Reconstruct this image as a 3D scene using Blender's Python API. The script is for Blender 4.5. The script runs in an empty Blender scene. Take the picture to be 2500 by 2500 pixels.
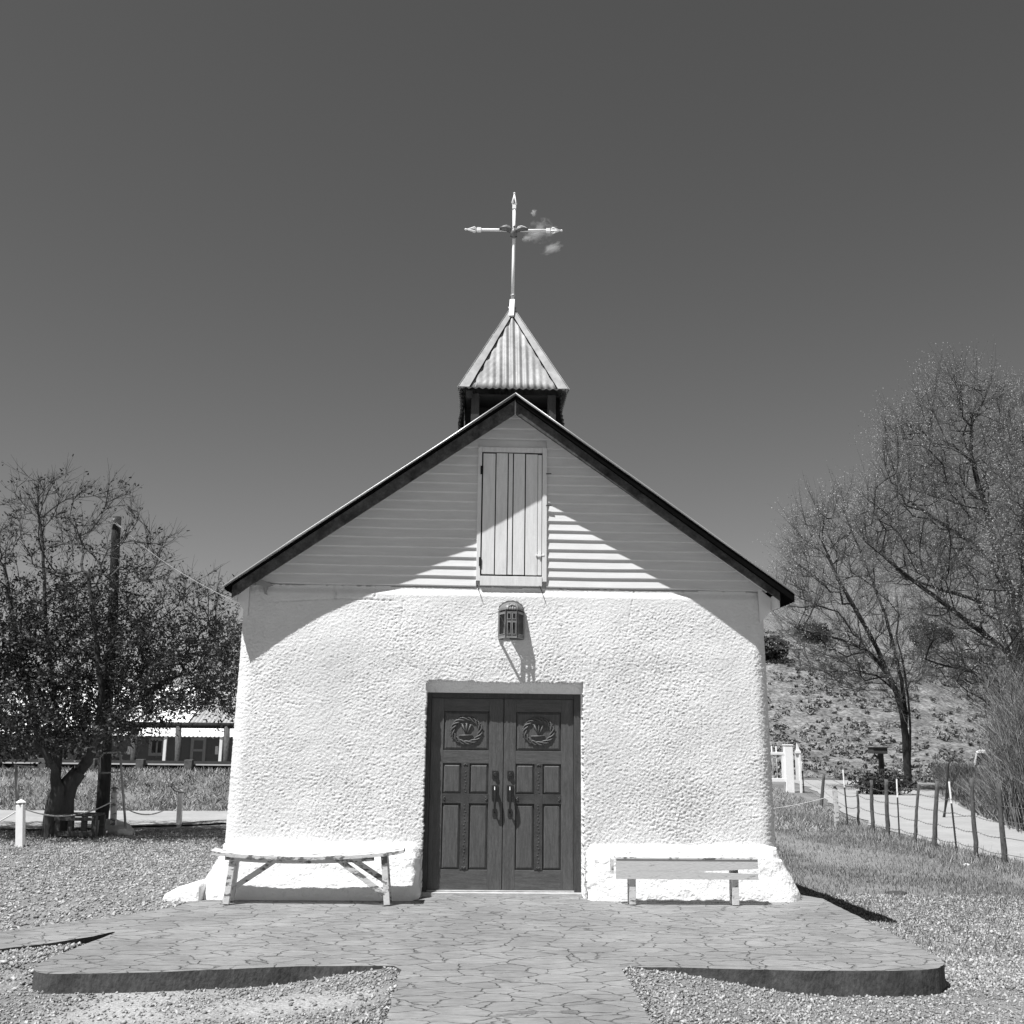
import bpy, math, random
import numpy as np
from mathutils import Vector, Matrix
random.seed(7); RNG = np.random.default_rng(11)
S = bpy.context.scene
COL = S.collection
# ------------------------------------------------------------------ camera
YAW, PITCH, ROLL = math.radians(2.0), math.radians(12.4), math.radians(0.65)
CAM = np.array([-0.34857, -11.60224, 1.66375])
F = 2500.0
Rm = (Matrix.Rotation(-YAW, 3, 'Z') @ Matrix.Rotation(math.pi/2+PITCH, 3, 'X') @ Matrix.Rotation(ROLL, 3, 'Z'))
cd = bpy.data.cameras.new('camera'); cam = bpy.data.objects.new('camera', cd); COL.objects.link(cam)
cam.location = CAM; cam.rotation_euler = Rm.to_euler()
cd.sensor_width = 36; cd.lens = 36*F/2500; cd.clip_end = 6000; cd.clip_start = 0.05
S.camera = cam
S.render.resolution_x = 1024; S.render.resolution_y = 1024
R_ = np.array(Rm)
# ------------------------------------------------------------------ light
SUNV = Vector((-0.385, -0.33, 1.0)).normalized()       # towards the sun
w = bpy.data.worlds.new("World"); S.world = w; w.use_nodes = True
nt = w.node_tree; nt.nodes.clear()
sk = nt.nodes.new('ShaderNodeTexSky'); sk.sky_type = 'NISHITA'; sk.sun_disc = False
sk.sun_elevation = math.asin(SUNV.z); sk.sun_rotation = math.atan2(SUNV.x, SUNV.y)
sk.altitude = 1900; sk.air_density = 1.0; sk.dust_density = 0.6; sk.ozone_density = 1.0
# black-and-white film behind a red filter: only the red part of the sky's light
sep = nt.nodes.new('ShaderNodeSeparateColor'); bg = nt.nodes.new('ShaderNodeBackground'); out = nt.nodes.new('ShaderNodeOutputWorld')
nt.links.new(sk.outputs[0], sep.inputs[0]); nt.links.new(sep.outputs[0], bg.inputs[0]); bg.inputs[1].default_value = 0.070
nt.links.new(bg.outputs[0], out.inputs[0])
sl = bpy.data.lights.new('sun', 'SUN'); so = bpy.data.objects.new('sun', sl); COL.objects.link(so)
sl.energy = 5.0; sl.angle = math.radians(0.53); sl.color = (1, 1, 1)
so.rotation_euler = SUNV.to_track_quat('Z', 'Y').to_euler(); so.location = (-20, -20, 40)
S.view_settings.view_transform = 'Standard'; S.view_settings.look = 'None'; S.view_settings.gamma = 1
S.view_settings.exposure = 0.66
S.cycles.max_bounces = 6; S.cycles.transparent_max_bounces = 4

# ------------------------------------------------------------------ helpers
def ray(px, py): return R_ @ np.array([(px-1250)/F, (1250-py)/F, -1.0])
def P(px, py, Y=0.0):
    v = ray(px, py); return CAM + v*((Y-CAM[1])/v[1])
def G(px, py, Z=0.0):
    v = ray(px, py); return CAM + v*((Z-CAM[2])/v[2])

def hsh(ix, iy, s=0):
    h = (ix.astype(np.int64)*374761393 + iy.astype(np.int64)*668265263 + s*1274126177) & 0xffffffff
    h = ((h ^ (h >> 13))*1274126177) & 0xffffffff
    return ((h ^ (h >> 16)) & 0xffff)/65535.0
def vn(x, y, s=0):                                   # gradient noise, -1..1
    x = np.asarray(x, float); y = np.asarray(y, float)
    ix = np.floor(x); iy = np.floor(y); fx = x-ix; fy = y-iy
    def gr(dx, dy):
        a = hsh(ix+dx, iy+dy, s)*2*math.pi
        return np.cos(a)*(fx-dx)+np.sin(a)*(fy-dy)
    u = fx*fx*fx*(fx*(fx*6-15)+10); v = fy*fy*fy*(fy*(fy*6-15)+10)
    a = gr(0, 0)*(1-u)+gr(1, 0)*u; b = gr(0, 1)*(1-u)+gr(1, 1)*u
    return (a*(1-v)+b*v)*1.5
def fbm(x, y, s=0, o=4):
    t = 0; a = 1; n = 0
    for i in range(o):
        t = t+a*vn(x*2**i, y*2**i, s+i); n += a; a *= .5
    return t/n
def ss(a, b, x):
    t = np.clip((np.asarray(x, float)-a)/(b-a), 0, 1); return t*t*(3-2*t)

class MB:
    def __init__(s): s.v = []; s.f = []
    def add(s, vs, fs):
        o = len(s.v); s.v += [tuple(float(c) for c in p) for p in vs]; s.f += [tuple(i+o for i in q) for q in fs]
    def hexa(s, p):                                   # 8 points: bottom 4 ccw, top 4 ccw
        s.add(p, [(3,2,1,0),(4,5,6,7),(0,1,5,4),(1,2,6,5),(2,3,7,6),(3,0,4,7)])
    def box(s, x0, x1, y0, y1, z0, z1):
        s.hexa([(x0,y0,z0),(x1,y0,z0),(x1,y1,z0),(x0,y1,z0),(x0,y0,z1),(x1,y0,z1),(x1,y1,z1),(x0,y1,z1)])
    def bar(s, a, b, w, h, up=(0,0,1)):               # beam from a to b, w sideways, h along up
        a = Vector(a); b = Vector(b); d = (b-a).normalized(); u = Vector(up)
        sd = d.cross(u)
        if sd.length < 1e-4: u = Vector((0,1,0)); sd = d.cross(u)
        sd.normalize(); u = sd.cross(d).normalized()
        q = []
        for p in (a, b):
            q.append([p-sd*w/2-u*h/2, p+sd*w/2-u*h/2, p+sd*w/2+u*h/2, p-sd*w/2+u*h/2])
        s.hexa(q[0]+q[1])
    def tube(s, path, r, n=8, cap=True):
        path = [Vector(p) for p in path]; k = len(path)
        if not hasattr(r, '__len__'): r = [r]*k
        ref = None; vs = []
        for i, p in enumerate(path):
            d = (path[min(i+1,k-1)]-path[max(i-1,0)])
            if d.length < 1e-9: d = Vector((0,0,1))
            d.normalize()
            if ref is None: ref = Vector((0,0,1)) if abs(d.z) < .9 else Vector((1,0,0))
            a = (ref-d*ref.dot(d)); a.normalize(); ref = a; b = d.cross(a)
            for j in range(n):
                t = 2*math.pi*j/n; vs.append(p+(a*math.cos(t)+b*math.sin(t))*r[i])
        fs = []
        for i in range(k-1):
            for j in range(n):
                j2 = (j+1) % n; fs.append((i*n+j, i*n+j2, (i+1)*n+j2, (i+1)*n+j))
        if cap: fs.append(tuple(range(n-1,-1,-1))); fs.append(tuple(range((k-1)*n, k*n)))
        s.add(vs, fs)
    def prism(s, poly, fn, a, b):                     # 2D polygon pushed from a to b; fn(u,v,t)->xyz
        n = len(poly); vs = [fn(u,v,a) for u,v in poly]+[fn(u,v,b) for u,v in poly]
        fs = [tuple(range(n)), tuple(range(2*n-1,n-1,-1))]+[((i+1)%n, i, n+i, n+(i+1)%n) for i in range(n)]
        s.add(vs, fs)
    def lathe(s, c, prof, n=12, axis='z'):
        vs = []
        for r, h in prof:
            for j in range(n):
                t = 2*math.pi*j/n; x, y = r*math.cos(t), r*math.sin(t)
                vs.append({'z':(c[0]+x,c[1]+y,c[2]+h),'x':(c[0]+h,c[1]+x,c[2]+y),'y':(c[0]+x,c[1]+h,c[2]+y)}[axis])
        k = len(prof); fs = []
        for i in range(k-1):
            for j in range(n): fs.append((i*n+j, i*n+(j+1)%n, (i+1)*n+(j+1)%n, (i+1)*n+j))
        fs.append(tuple(range(n-1,-1,-1))); fs.append(tuple(range((k-1)*n,k*n)))
        s.add(vs, fs)
    def build(s, name, m, parent=None, smooth=False, bevel=0, jitter=0):
        return mkobj(name, s.v, s.f, m, parent, smooth, bevel)

def mkobj(name, v, f, m, parent=None, smooth=False, bevel=0, attr=None):
    me = bpy.data.meshes.new(name); me.from_pydata(v if isinstance(v, list) else v.tolist(), [], f if isinstance(f, list) else f.tolist()); me.update()
    o = bpy.data.objects.new(name, me); COL.objects.link(o); me.materials.append(m)
    if smooth: me.polygons.foreach_set('use_smooth', [True]*len(me.polygons))
    if attr is not None: setattr_(me, attr)
    if bevel:
        b = o.modifiers.new('bevel', 'BEVEL'); b.width = bevel; b.segments = 2; b.limit_method = 'ANGLE'
    if parent is not None: parent_to(o, parent)
    return o
def parent_to(o, p):
    o.parent = p; o.matrix_parent_inverse = wm(p).inverted()
def wm(o):
    m = Matrix.LocRotScale(o.location, o.rotation_euler, o.scale)
    return (wm(o.parent) @ o.matrix_parent_inverse @ m) if o.parent else m
def setattr_(me, a, name='tone'):
    at = me.attributes.new(name, 'FLOAT', 'POINT'); at.data.foreach_set('value', np.asarray(a, dtype=np.float32))
def fastmesh(name, V, Q, m, parent=None, attr=None, smooth=False):     # big meshes of equal-sized faces
    me = bpy.data.meshes.new(name); n = Q.shape[1]
    me.vertices.add(len(V)); me.vertices.foreach_set('co', V.astype(np.float32).ravel())
    me.loops.add(Q.size); me.loops.foreach_set('vertex_index', Q.astype(np.int32).ravel())
    me.polygons.add(len(Q)); me.polygons.foreach_set('loop_start', np.arange(0, Q.size, n, dtype=np.int32))
    try: me.polygons.foreach_set('loop_total', np.full(len(Q), n, dtype=np.int32))
    except Exception: pass
    me.update(calc_edges=True); me.validate()
    if smooth: me.polygons.foreach_set('use_smooth', [True]*len(me.polygons))
    if attr is not None: setattr_(me, attr)
    o = bpy.data.objects.new(name, me); COL.objects.link(o); me.materials.append(m)
    if parent is not None: parent_to(o, parent)
    return o
def tag(o, label=None, cat=None, group=None, kind=None):
    if label: o['label'] = label
    if cat: o['category'] = cat
    if group: o['group'] = group
    if kind: o['kind'] = kind
    return o
def thing(name, label, cat, loc=(0,0,0), group=None):
    o = bpy.data.objects.new(name, None); COL.objects.link(o); o.location = tuple(float(c) for c in loc); o.empty_display_size = .2
    return tag(o, label, cat, group)

# ------------------------------------------------------------------ materials
def mat(name, v, rough=.8, var=.0, vs=4., bump=0., bs=60., metal=0., stretch=(1,1,1), v2=None, thr=(.45,.6), attr=False, spec=.3, fine=0., dist=.02, det=6):
    m = bpy.data.materials.new(name); m.use_nodes = True; n = m.node_tree; N = n.nodes; L = n.links
    b = N['Principled BSDF']; b.inputs['Roughness'].default_value = rough; b.inputs['Metallic'].default_value = metal
    b.inputs['Specular IOR Level'].default_value = spec
    tc = N.new('ShaderNodeTexCoord'); mp = N.new('ShaderNodeMapping'); mp.inputs['Scale'].default_value = stretch
    L.new(tc.outputs['Object'], mp.inputs[0])
    val = None
    n1 = N.new('ShaderNodeTexNoise'); n1.inputs['Scale'].default_value = vs; n1.inputs['Detail'].default_value = det; n1.inputs['Roughness'].default_value = .65
    L.new(mp.outputs[0], n1.inputs['Vector'])
    if v2 is not None:
        r = N.new('ShaderNodeMapRange'); r.inputs[1].default_value = thr[0]; r.inputs[2].default_value = thr[1]
        r.inputs[3].default_value = v; r.inputs[4].default_value = v2; L.new(n1.outputs[0], r.inputs[0]); val = r.outputs[0]
    else:
        r = N.new('ShaderNodeMapRange'); r.inputs[1].default_value = .3; r.inputs[2].default_value = .7
        r.inputs[3].default_value = v*(1-var); r.inputs[4].default_value = v*(1+var); L.new(n1.outputs[0], r.inputs[0]); val = r.outputs[0]
    if fine:
        n3 = N.new('ShaderNodeTexNoise'); n3.inputs['Scale'].default_value = bs*1.3; n3.inputs['Detail'].default_value = 3
        L.new(mp.outputs[0], n3.inputs['Vector'])
        r3 = N.new('ShaderNodeMapRange'); r3.inputs[1].default_value = .3; r3.inputs[2].default_value = .7
        r3.inputs[3].default_value = 1-fine; r3.inputs[4].default_value = 1+fine; L.new(n3.outputs[0], r3.inputs[0])
        q = N.new('ShaderNodeMath'); q.operation = 'MULTIPLY'; L.new(val, q.inputs[0]); L.new(r3.outputs[0], q.inputs[1]); val = q.outputs[0]
    if attr:
        a = N.new('ShaderNodeAttribute'); a.attribute_name = 'tone'
        q = N.new('ShaderNodeMath'); q.operation = 'MULTIPLY'; L.new(val, q.inputs[0]); L.new(a.outputs['Fac'], q.inputs[1]); val = q.outputs[0]
    L.new(val, b.inputs['Base Color'])
    if bump:
        n2 = N.new('ShaderNodeTexNoise'); n2.inputs['Scale'].default_value = bs; n2.inputs['Detail'].default_value = 5
        L.new(mp.outputs[0], n2.inputs['Vector'])
        bp = N.new('ShaderNodeBump'); bp.inputs['Strength'].default_value = bump; bp.inputs['Distance'].default_value = dist
        L.new(n2.outputs[0], bp.inputs['Height']); L.new(bp.outputs[0], b.inputs['Normal'])
    return m
M = dict(
 stucco = mat('white_stucco', .71, .95, .10, 1.3, bump=.8, bs=120, dist=.008, spec=.1),
 plinth = mat('plastered_plinth', .79, .9, 0, 6, bump=.8, bs=26, dist=.02, spec=.1, v2=.60, thr=(.60,.74)),
 siding = mat('painted_boards', .61, .7, .07, 3, bump=.25, bs=60, dist=.003, stretch=(1,3,9), v2=None, fine=.05),
 shutter = mat('painted_shutter', .68, .7, .10, 4, bump=.25, bs=40, dist=.003, stretch=(8,3,1), fine=.06),
 barge = mat('weathered_dark_board', .058, .85, .75, 7, bump=.7, bs=30, dist=.004, stretch=(1,1,1), fine=.3),
 roof = mat('galvanised_roof', .55, .42, .15, 2.5, metal=.55, bump=.05, bs=20),
 pyra = mat('weathered_sheet_metal', .27, .65, .35, 3.2, metal=.25, bump=.15, bs=40, dist=.004, fine=.06),
 cap = mat('ridge_cap_metal', .27, .65, .28, 6, metal=.25, bump=.1, bs=50, dist=.003),
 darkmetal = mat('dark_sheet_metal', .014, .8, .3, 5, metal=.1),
 tar = mat('black_roof_edge', .006, 1., .3, 8, spec=0),
 bwood = mat('grey_belfry_wood', .032, .85, .4, 6, bump=.4, bs=30, stretch=(4,4,1)),
 white = mat('white_paint', .82, .5, .05, 6, bump=.1, bs=60, dist=.002),
 chipped = mat('chipped_white_paint', .56, .75, 0, 13, bump=.6, bs=45, dist=.005, v2=.14, thr=(.52,.57), det=8, stretch=(.5,1,1)),
 lampm = mat('aged_tin', .17, .5, .35, 14, metal=.3, bump=.2, bs=60, dist=.003),
 lampi = mat('dark_lamp_inside', .03, .8, .3, 8),
 door = mat('brown_door_wood', .082, .5, .30, 7, bump=.3, bs=30, dist=.003, stretch=(9,4,1), fine=.22, spec=.35),
 doorh = mat('brown_door_rail_wood', .082, .5, .30, 7, bump=.3, bs=30, dist=.003, stretch=(1,4,9), fine=.22, spec=.35),
 doorx = mat('carved_cross_wood', .05, .55, .3, 9, bump=.6, bs=60, dist=.004, fine=.2),
 black = mat('black_iron', .012, .28, .2, 9, spec=.7),
 frame = mat('dark_frame_wood', .055, .6, .3, 7, bump=.3, bs=30, stretch=(8,4,1), fine=.2),
 sill = mat('worn_sill', .42, .7, .3, 7, bump=.4, bs=40, stretch=(1,4,8)),
 bark = mat('dark_bark', .05, .9, .4, 9, bump=.9, bs=14, dist=.03, stretch=(1,1,.35)),
 bark2 = mat('grey_bark', .024, .9, .4, 6, bump=.7, bs=10, dist=.03, stretch=(1,1,.35)),
 twig = mat('twig_bark', .11, .9, .3, 2),
 twig_pale = mat('pale_twig_bark', .19, .9, .4, 1.5),
 leafd = mat('leaf', .030, .6, .1, 2, attr=True, spec=.5),
 leafp = mat('spring_bud', .33, .8, .2, 1, attr=True),
 scrub = mat('scrub_leaf', .17, .9, .3, 1, attr=True),
 junip = mat('juniper_leaf', .035, .9, .3, 1, attr=True),
 log = mat('weathered_log', .085, .9, .5, 8, bump=.6, bs=20, stretch=(3,3,1)),
 tpost = mat('steel_tpost', .06, .7, .3, 8),
 wire = mat('rusty_wire', .10, .7, .2, 8),
 rope = mat('pale_rope', .55, .9, .2, 20),
 picnic = mat('old_table_wood', .07, .85, .4, 8, bump=.4, bs=20, stretch=(1,4,4)),
 pipe = mat('pale_pipe', .30, .5, .2, 8),
 pole = mat('utility_pole_wood', .028, .9, .4, 6, bump=.5, bs=18, stretch=(4,4,.6)),
 rock = mat('pale_rock', .42, .9, .25, 6, bump=.5, bs=14, dist=.03),
 hwall = mat('house_wall', .13, .9, .12, 2, bump=.2, bs=20),
 htrim = mat('house_trim', .30, .7, .1, 6),
 hroof = mat('bright_metal_roof', .85, .6, .08, .8, metal=.0),
 glass = mat('dark_glass', .02, .1, .1, 4, spec=.6),
 rail = mat('guardrail_steel', .022, .8, .25, 3, metal=0, spec=.1),
 railp = mat('guardrail_post_wood', .10, .9, .4, 6, bump=.5, bs=20),
 grav = mat('gravel_stone', .27, .9, .1, 2, attr=True),
 grass = mat('dry_grass', .30, .9, .15, 3, attr=True),
 car = mat('white_car_paint', .7, .3, .03, 2, spec=.5),
 cardark = mat('dark_car_paint', .04, .3, .03, 2, spec=.5),
 tyre = mat('tyre_rubber', .02, .9, .1, 5),
 chrome = mat('bright_trim', .8, .2, .03, 5),
 shoots = mat('willow_shoot_bark', .22, .9, .5, 1.2, attr=True),
 mbox = mat('mailbox_wood', .05, .8, .3, 8, bump=.3, bs=20),
 soffit = mat('white_soffit', .7, .7, .08, 4),
)
def ground_mat():
    m = mat('gravel_ground', .195, .95, .2, 1.3, bump=.8, bs=38, dist=.03, attr=True, fine=.35, spec=.1)
    return m
M['ground'] = ground_mat()
M['hill'] = mat('scrubby_hillside', .21, .95, 0, .5, bump=1., bs=2.5, dist=.5, v2=.13, thr=(.42,.58), fine=.5, spec=.05)
M['road'] = mat('pale_dirt', .30, .95, .12, .8, bump=.35, bs=10, dist=.03, fine=.07, spec=.1)
def patio_mat():
    m = bpy.data.materials.new('stamped_concrete'); m.use_nodes = True; N = m.node_tree.nodes; L = m.node_tree.links
    b = N['Principled BSDF']; b.inputs['Roughness'].default_value = .75; b.inputs['Specular IOR Level'].default_value = .25
    tc = N.new('ShaderNodeTexCoord')
    mp = N.new('ShaderNodeMapping'); mp.inputs['Scale'].default_value = (3.5, 5.8, 1); mp.inputs['Rotation'].default_value = (0,0,.25); L.new(tc.outputs['Object'], mp.inputs[0])
    dn = N.new('ShaderNodeTexNoise'); dn.inputs['Scale'].default_value = 1.6; dn.inputs['Detail'].default_value = 4; L.new(mp.outputs[0], dn.inputs['Vector'])
    mx = N.new('ShaderNodeVectorMath'); mx.operation = 'MULTIPLY_ADD'; mx.inputs[1].default_value = (.55,.55,0); L.new(dn.outputs['Color'], mx.inputs[0]); L.new(mp.outputs[0], mx.inputs[2])
    vo = N.new('ShaderNodeTexVoronoi'); vo.feature = 'DISTANCE_TO_EDGE'; vo.inputs['Scale'].default_value = 1.0; L.new(mx.outputs[0], vo.inputs['Vector'])
    vc = N.new('ShaderNodeTexVoronoi'); vc.feature = 'F1'; vc.inputs['Scale'].default_value = 1.0; L.new(mx.outputs[0], vc.inputs['Vector'])
    # joint depth fades in and out along its length
    jn = N.new('ShaderNodeTexNoise'); jn.inputs['Scale'].default_value = 3.5; jn.inputs['Detail'].default_value = 3; L.new(mp.outputs[0], jn.inputs['Vector'])
    jw = N.new('ShaderNodeMapRange'); jw.inputs[1].default_value = .38; jw.inputs[2].default_value = .62; jw.inputs[3].default_value = .004; jw.inputs[4].default_value = .042; L.new(jn.outputs[0], jw.inputs[0])
    jt = N.new('ShaderNodeMath'); jt.operation = 'DIVIDE'; jt.use_clamp = True; L.new(vo.outputs['Distance'], jt.inputs[0]); L.new(jw.outputs[0], jt.inputs[1])
    # wear and slate-like texture
    sm = N.new('ShaderNodeMapping'); sm.inputs['Scale'].default_value = (3, 9, 1); L.new(tc.outputs['Object'], sm.inputs[0])
    sn = N.new('ShaderNodeTexNoise'); sn.inputs['Scale'].default_value = 2.2; sn.inputs['Detail'].default_value = 8; sn.inputs['Roughness'].default_value = .7; L.new(sm.outputs[0], sn.inputs['Vector'])
    big = N.new('ShaderNodeTexNoise'); big.inputs['Scale'].default_value = 1.1; big.inputs['Detail'].default_value = 5; L.new(tc.outputs['Object'], big.inputs['Vector'])
    c1 = N.new('ShaderNodeMapRange'); c1.inputs[1].default_value=.3; c1.inputs[2].default_value=.7; c1.inputs[3].default_value=.15; c1.inputs[4].default_value=.25; L.new(sn.outputs[0], c1.inputs[0])
    c2 = N.new('ShaderNodeMapRange'); c2.inputs[1].default_value=.35; c2.inputs[2].default_value=.65; c2.inputs[3].default_value=.84; c2.inputs[4].default_value=1.12; L.new(big.outputs[0], c2.inputs[0])
    sc = N.new('ShaderNodeSeparateColor'); L.new(vc.outputs['Color'], sc.inputs[0])
    c3 = N.new('ShaderNodeMapRange'); c3.inputs[3].default_value=.91; c3.inputs[4].default_value=1.08; L.new(sc.outputs[0], c3.inputs[0])
    c4 = N.new('ShaderNodeMapRange'); c4.inputs[3].default_value=.56; c4.inputs[4].default_value=1.; L.new(jt.outputs[0], c4.inputs[0])
    cur = c1.outputs[0]
    for c in (c2, c3, c4):
        q = N.new('ShaderNodeMath'); q.operation='MULTIPLY'; L.new(cur, q.inputs[0]); L.new(c.outputs[0], q.inputs[1]); cur = q.outputs[0]
    L.new(cur, b.inputs['Base Color'])
    h = N.new('ShaderNodeMath'); h.operation='MULTIPLY_ADD'; h.inputs[1].default_value = .45; L.new(sn.outputs[0], h.inputs[0]); L.new(jt.outputs[0], h.inputs[2])
    bp = N.new('ShaderNodeBump'); bp.inputs['Strength'].default_value=.9; bp.inputs['Distance'].default_value=.018; L.new(h.outputs[0], bp.inputs['Height']); L.new(bp.outputs[0], b.inputs['Normal'])
    return m
M['patio'] = patio_mat()
M['slabface'] = mat('stained_slab_face', .07, .8, .4, 5, bump=.5, bs=25, stretch=(1.2,1,.7), fine=.2)

# ------------------------------------------------------------------ ground
def gz(x, y, noise=True):
    x = np.asarray(x, float); y = np.asarray(y, float)
    # front yard beside the slab
    frR = -.17*ss(.8, 2.4, x); frL = -.12*ss(-.8, -1.9, x) + .10*ss(-3.40, -3.62, x)*ss(-3.6,-3.2,y)+.10*ss(-3.6, -4.1, x)*(1-ss(-3.6,-3.2,y))
    front = np.where(x > 0, frR, frL) - .02
    rightlow = -.19-.19*ss(-3.2, -.3, y)-.12*ss(0, 6, y)
    t = ss(2.9, 4.0, x)*ss(-6.5, -3.2, y)
    z = front*(1-ss(-2.2, -.6, y)) + (-.015)*ss(-2.2, -.6, y)*(x < 0) + (-.05)*ss(-2.2,-.6,y)*(x >= 0)
    z = z*(1-t)+rightlow*t
    # left: dirt lane then road embankment
    lf = ss(3.5, -2, x)
    emb = .74*ss(12.2, 15.6, y) - 1.1*ss(22, 27, y)
    z = z + lf*emb
    if noise:
        a = .02*fbm(x*.9, y*.9, 3)+.008*vn(x*5, y*5, 9)
        am = ss(-1.0,-.2,-np.maximum(np.abs(x)-3.4, np.where(y < 0, -y-5.0, 0)))  # calm near slab
        flatR = ss(8.8, 9.3, x)*ss(2, 4, y)
        z = z + a*(1-flatR)*ss(.0, 1.2, np.maximum(np.abs(x)-3.2, -y-3.9)) + .06*lf*ss(12.2,14,y)*(1-ss(15.6,17,y))*fbm(x*1.5, y*1.5, 5)
    return z
ROAD = [G(px, py, -.5) for px, py in [(2700,2165),(2499,2112),(2400,2092),(2280,2062),(2160,2028),(2080,1995),(2020,1955),(1978,1925),(1940,1912),(1900,1897),(1960,1895),(2050,1896),(2150,1901),(2240,1914),(2330,1955),(2400,1998),(2500,2030),(2700,2090)]]
def inpoly(x, y, poly):
    x = np.asarray(x); y = np.asarray(y); c = np.zeros(x.shape, bool); n = len(poly)
    for i in range(n):
        x1, y1 = poly[i][0], poly[i][1]; x2, y2 = poly[(i+1)%n][0], poly[(i+1)%n][1]
        k = ((y1 > y) != (y2 > y)) & (x < (x2-x1)*(y-y1)/((y2-y1) if y2 != y1 else 1e-9)+x1); c ^= k
    return c
def zone(x, y):                                       # how dark the ground cover is
    t = np.ones_like(x, float)
    gr = ss(3.2, 4.2, x)*ss(1.5, 3, y)*(1-ss(40, 44, y))*ss(-.15, .45, fbm(x*.5+3, y*.22, 21)+.12)
    t = t*(1-.35*gr)
    em = ss(3.5, 0, x)*ss(12.0, 13, y)*(1-ss(15.4, 16.4, y)); t = t*(1-.5*em*(.7+.6*vn(x*1.3, y*1.3, 8)))
    t = t*(1+.18*fbm(x*.8, y*.8, 31))
    t = t*(1+.55*ss(-.35,.25, fbm(x*1.2, y*1.5, 78)+.2)*ss(-.9,-1.1,x)*ss(-3.3,-2.9,x)*ss(-3.4,-3.6,y)*ss(-4.7,-4.2,y))
    hw = ss(3.5, 0, x)*ss(16.6, 17, y)*(1-ss(22, 22.5, y)); t = t*(1-.5*hw)
    return np.clip(t, .2, 1.6)
xs = np.concatenate([np.arange(-600,-60,40), np.arange(-60,-14,2.), np.arange(-14,14,.16), np.arange(14,60,1.5), np.arange(60,601,40)])
ys = np.concatenate([np.arange(-80,-12,6.), np.arange(-12,18,.16), np.arange(18,60,1.), np.arange(60,900,30)])
X, Y = np.meshgrid(xs, ys); Z = gz(X, Y)
far = ss(60, 120, Y); Z = Z*(1-far)-.6*far
nx, ny = len(xs), len(ys); idx = np.arange(nx*ny).reshape(ny, nx)
Q = np.stack([idx[:-1,:-1], idx[:-1,1:], idx[1:,1:], idx[1:,:-1]], -1).reshape(-1, 4)
V = np.stack([X, Y, Z], -1).reshape(-1, 3)
# leave the footprint of slab and church slightly lower
inside = (np.abs(V[:,0]) < 3.0) & (V[:,1] > -3.0) & (V[:,1] < 8.6); V[inside, 2] = -.12
inside = (np.abs(V[:,0]) < .78) & (V[:,1] <= -3.0) & (V[:,1] > -20); V[inside, 2] = -.12
g = fastmesh('ground', V, Q, M['ground'], attr=zone(V[:,0], V[:,1]), smooth=True); tag(g, kind='structure')

def drape(name, poly, m, dz=.012, step=.5, zf=gz):
    p = np.array([(q[0], q[1]) for q in poly]); x0, y0 = p.min(0); x1, y1 = p.max(0)
    import bmesh
    bm = bmesh.new(); vs = [bm.verts.new((q[0], q[1], 0)) for q in p]; bm.faces.new(vs)
    for ax, a, b in ((0, x0, x1), (1, y0, y1)):
        k = a+step
        while k < b:
            co = (k,0,0) if ax == 0 else (0,k,0); no = (1,0,0) if ax == 0 else (0,1,0)
            bmesh.ops.bisect_plane(bm, geom=bm.verts[:]+bm.edges[:]+bm.faces[:], plane_co=co, plane_no=no); k += step
    for v in bm.verts: v.co.z = float(zf(np.array([v.co.x]), np.array([v.co.y]))[0])+dz
    bmesh.ops.triangulate(bm, faces=bm.faces[:]); bmesh.ops.recalc_face_normals(bm, faces=bm.faces[:])
    if bm.faces[0].normal.z < 0: bmesh.ops.reverse_faces(bm, faces=bm.faces[:])
    me = bpy.data.meshes.new(name); bm.to_mesh(me); bm.free(); me.materials.append(m)
    for pl in me.polygons: pl.use_smooth = True
    o = bpy.data.objects.new(name, me); COL.objects.link(o); return o
def wob(poly, a=.15, k=6, s=0):
    o = []; n = len(poly)
    for i in range(n):
        p = np.array(poly[i][:2]); q = np.array(poly[(i+1)%n][:2])
        for j in range(k):
            r = p+(q-p)*j/k; d = (q-p); d = d/(np.linalg.norm(d)+1e-9)
            o.append(r+np.array([-d[1], d[0]])*a*float(vn(r[0]*.7+s, r[1]*.7)))
    return o
tag(drape('driveway', wob(ROAD, .35), M['road'], .02, 2.0), kind='structure')
lane = [(-40,8.6),(-12,7.6),(-8,7.2),(-5,8.7),(2.6,9.3),(2.6,12.0),(-6,11.9),(-12,11.4),(-40,11.0)]
tag(drape('dirt_lane', wob(lane, .25, 8), M['road'], .035, .5), kind='structure')
tag(drape('highway', [(-60,17.2),(2,17.2),(2,21.5),(-60,21.5)], mat('asphalt', .05, .9, .1, 3, bump=.2, bs=60), .05, 2.), kind='structure')

# hillside on the right
def hillz(x, y):
    x = np.asarray(x, float); y = np.asarray(y, float)
    d = y+11.6
    ridge = 13.2+2.2*vn(x*.045+.3, y*0+.5, 41)+1.2*vn(x*.12, y*.02, 42)-4*ss(24, 16, x)-6.5*ss(18, -30, x)+3.5*ss(60,110,x)
    up = ss(56, 116, d+2.5*vn(x*.08, y*0, 43))
    z = -.55+ridge*(.6*up+.4*up**2)
    z = z+up*(1.1*fbm(x*.09, y*.07, 44)+.25*fbm(x*.5, y*.4, 45))
    return z
xs = np.concatenate([np.arange(-150, 8, 2.5), np.arange(8, 190, .9)]); ys = np.arange(43.5, 150, .9)
X, Y = np.meshgrid(xs, ys); Z = hillz(X, Y); nx, ny = len(xs), len(ys)
Z[0,:] = -.9
idx = np.arange(nx*ny).reshape(ny, nx); Q = np.stack([idx[:-1,:-1], idx[:-1,1:], idx[1:,1:], idx[1:,:-1]], -1).reshape(-1,4)
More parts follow.
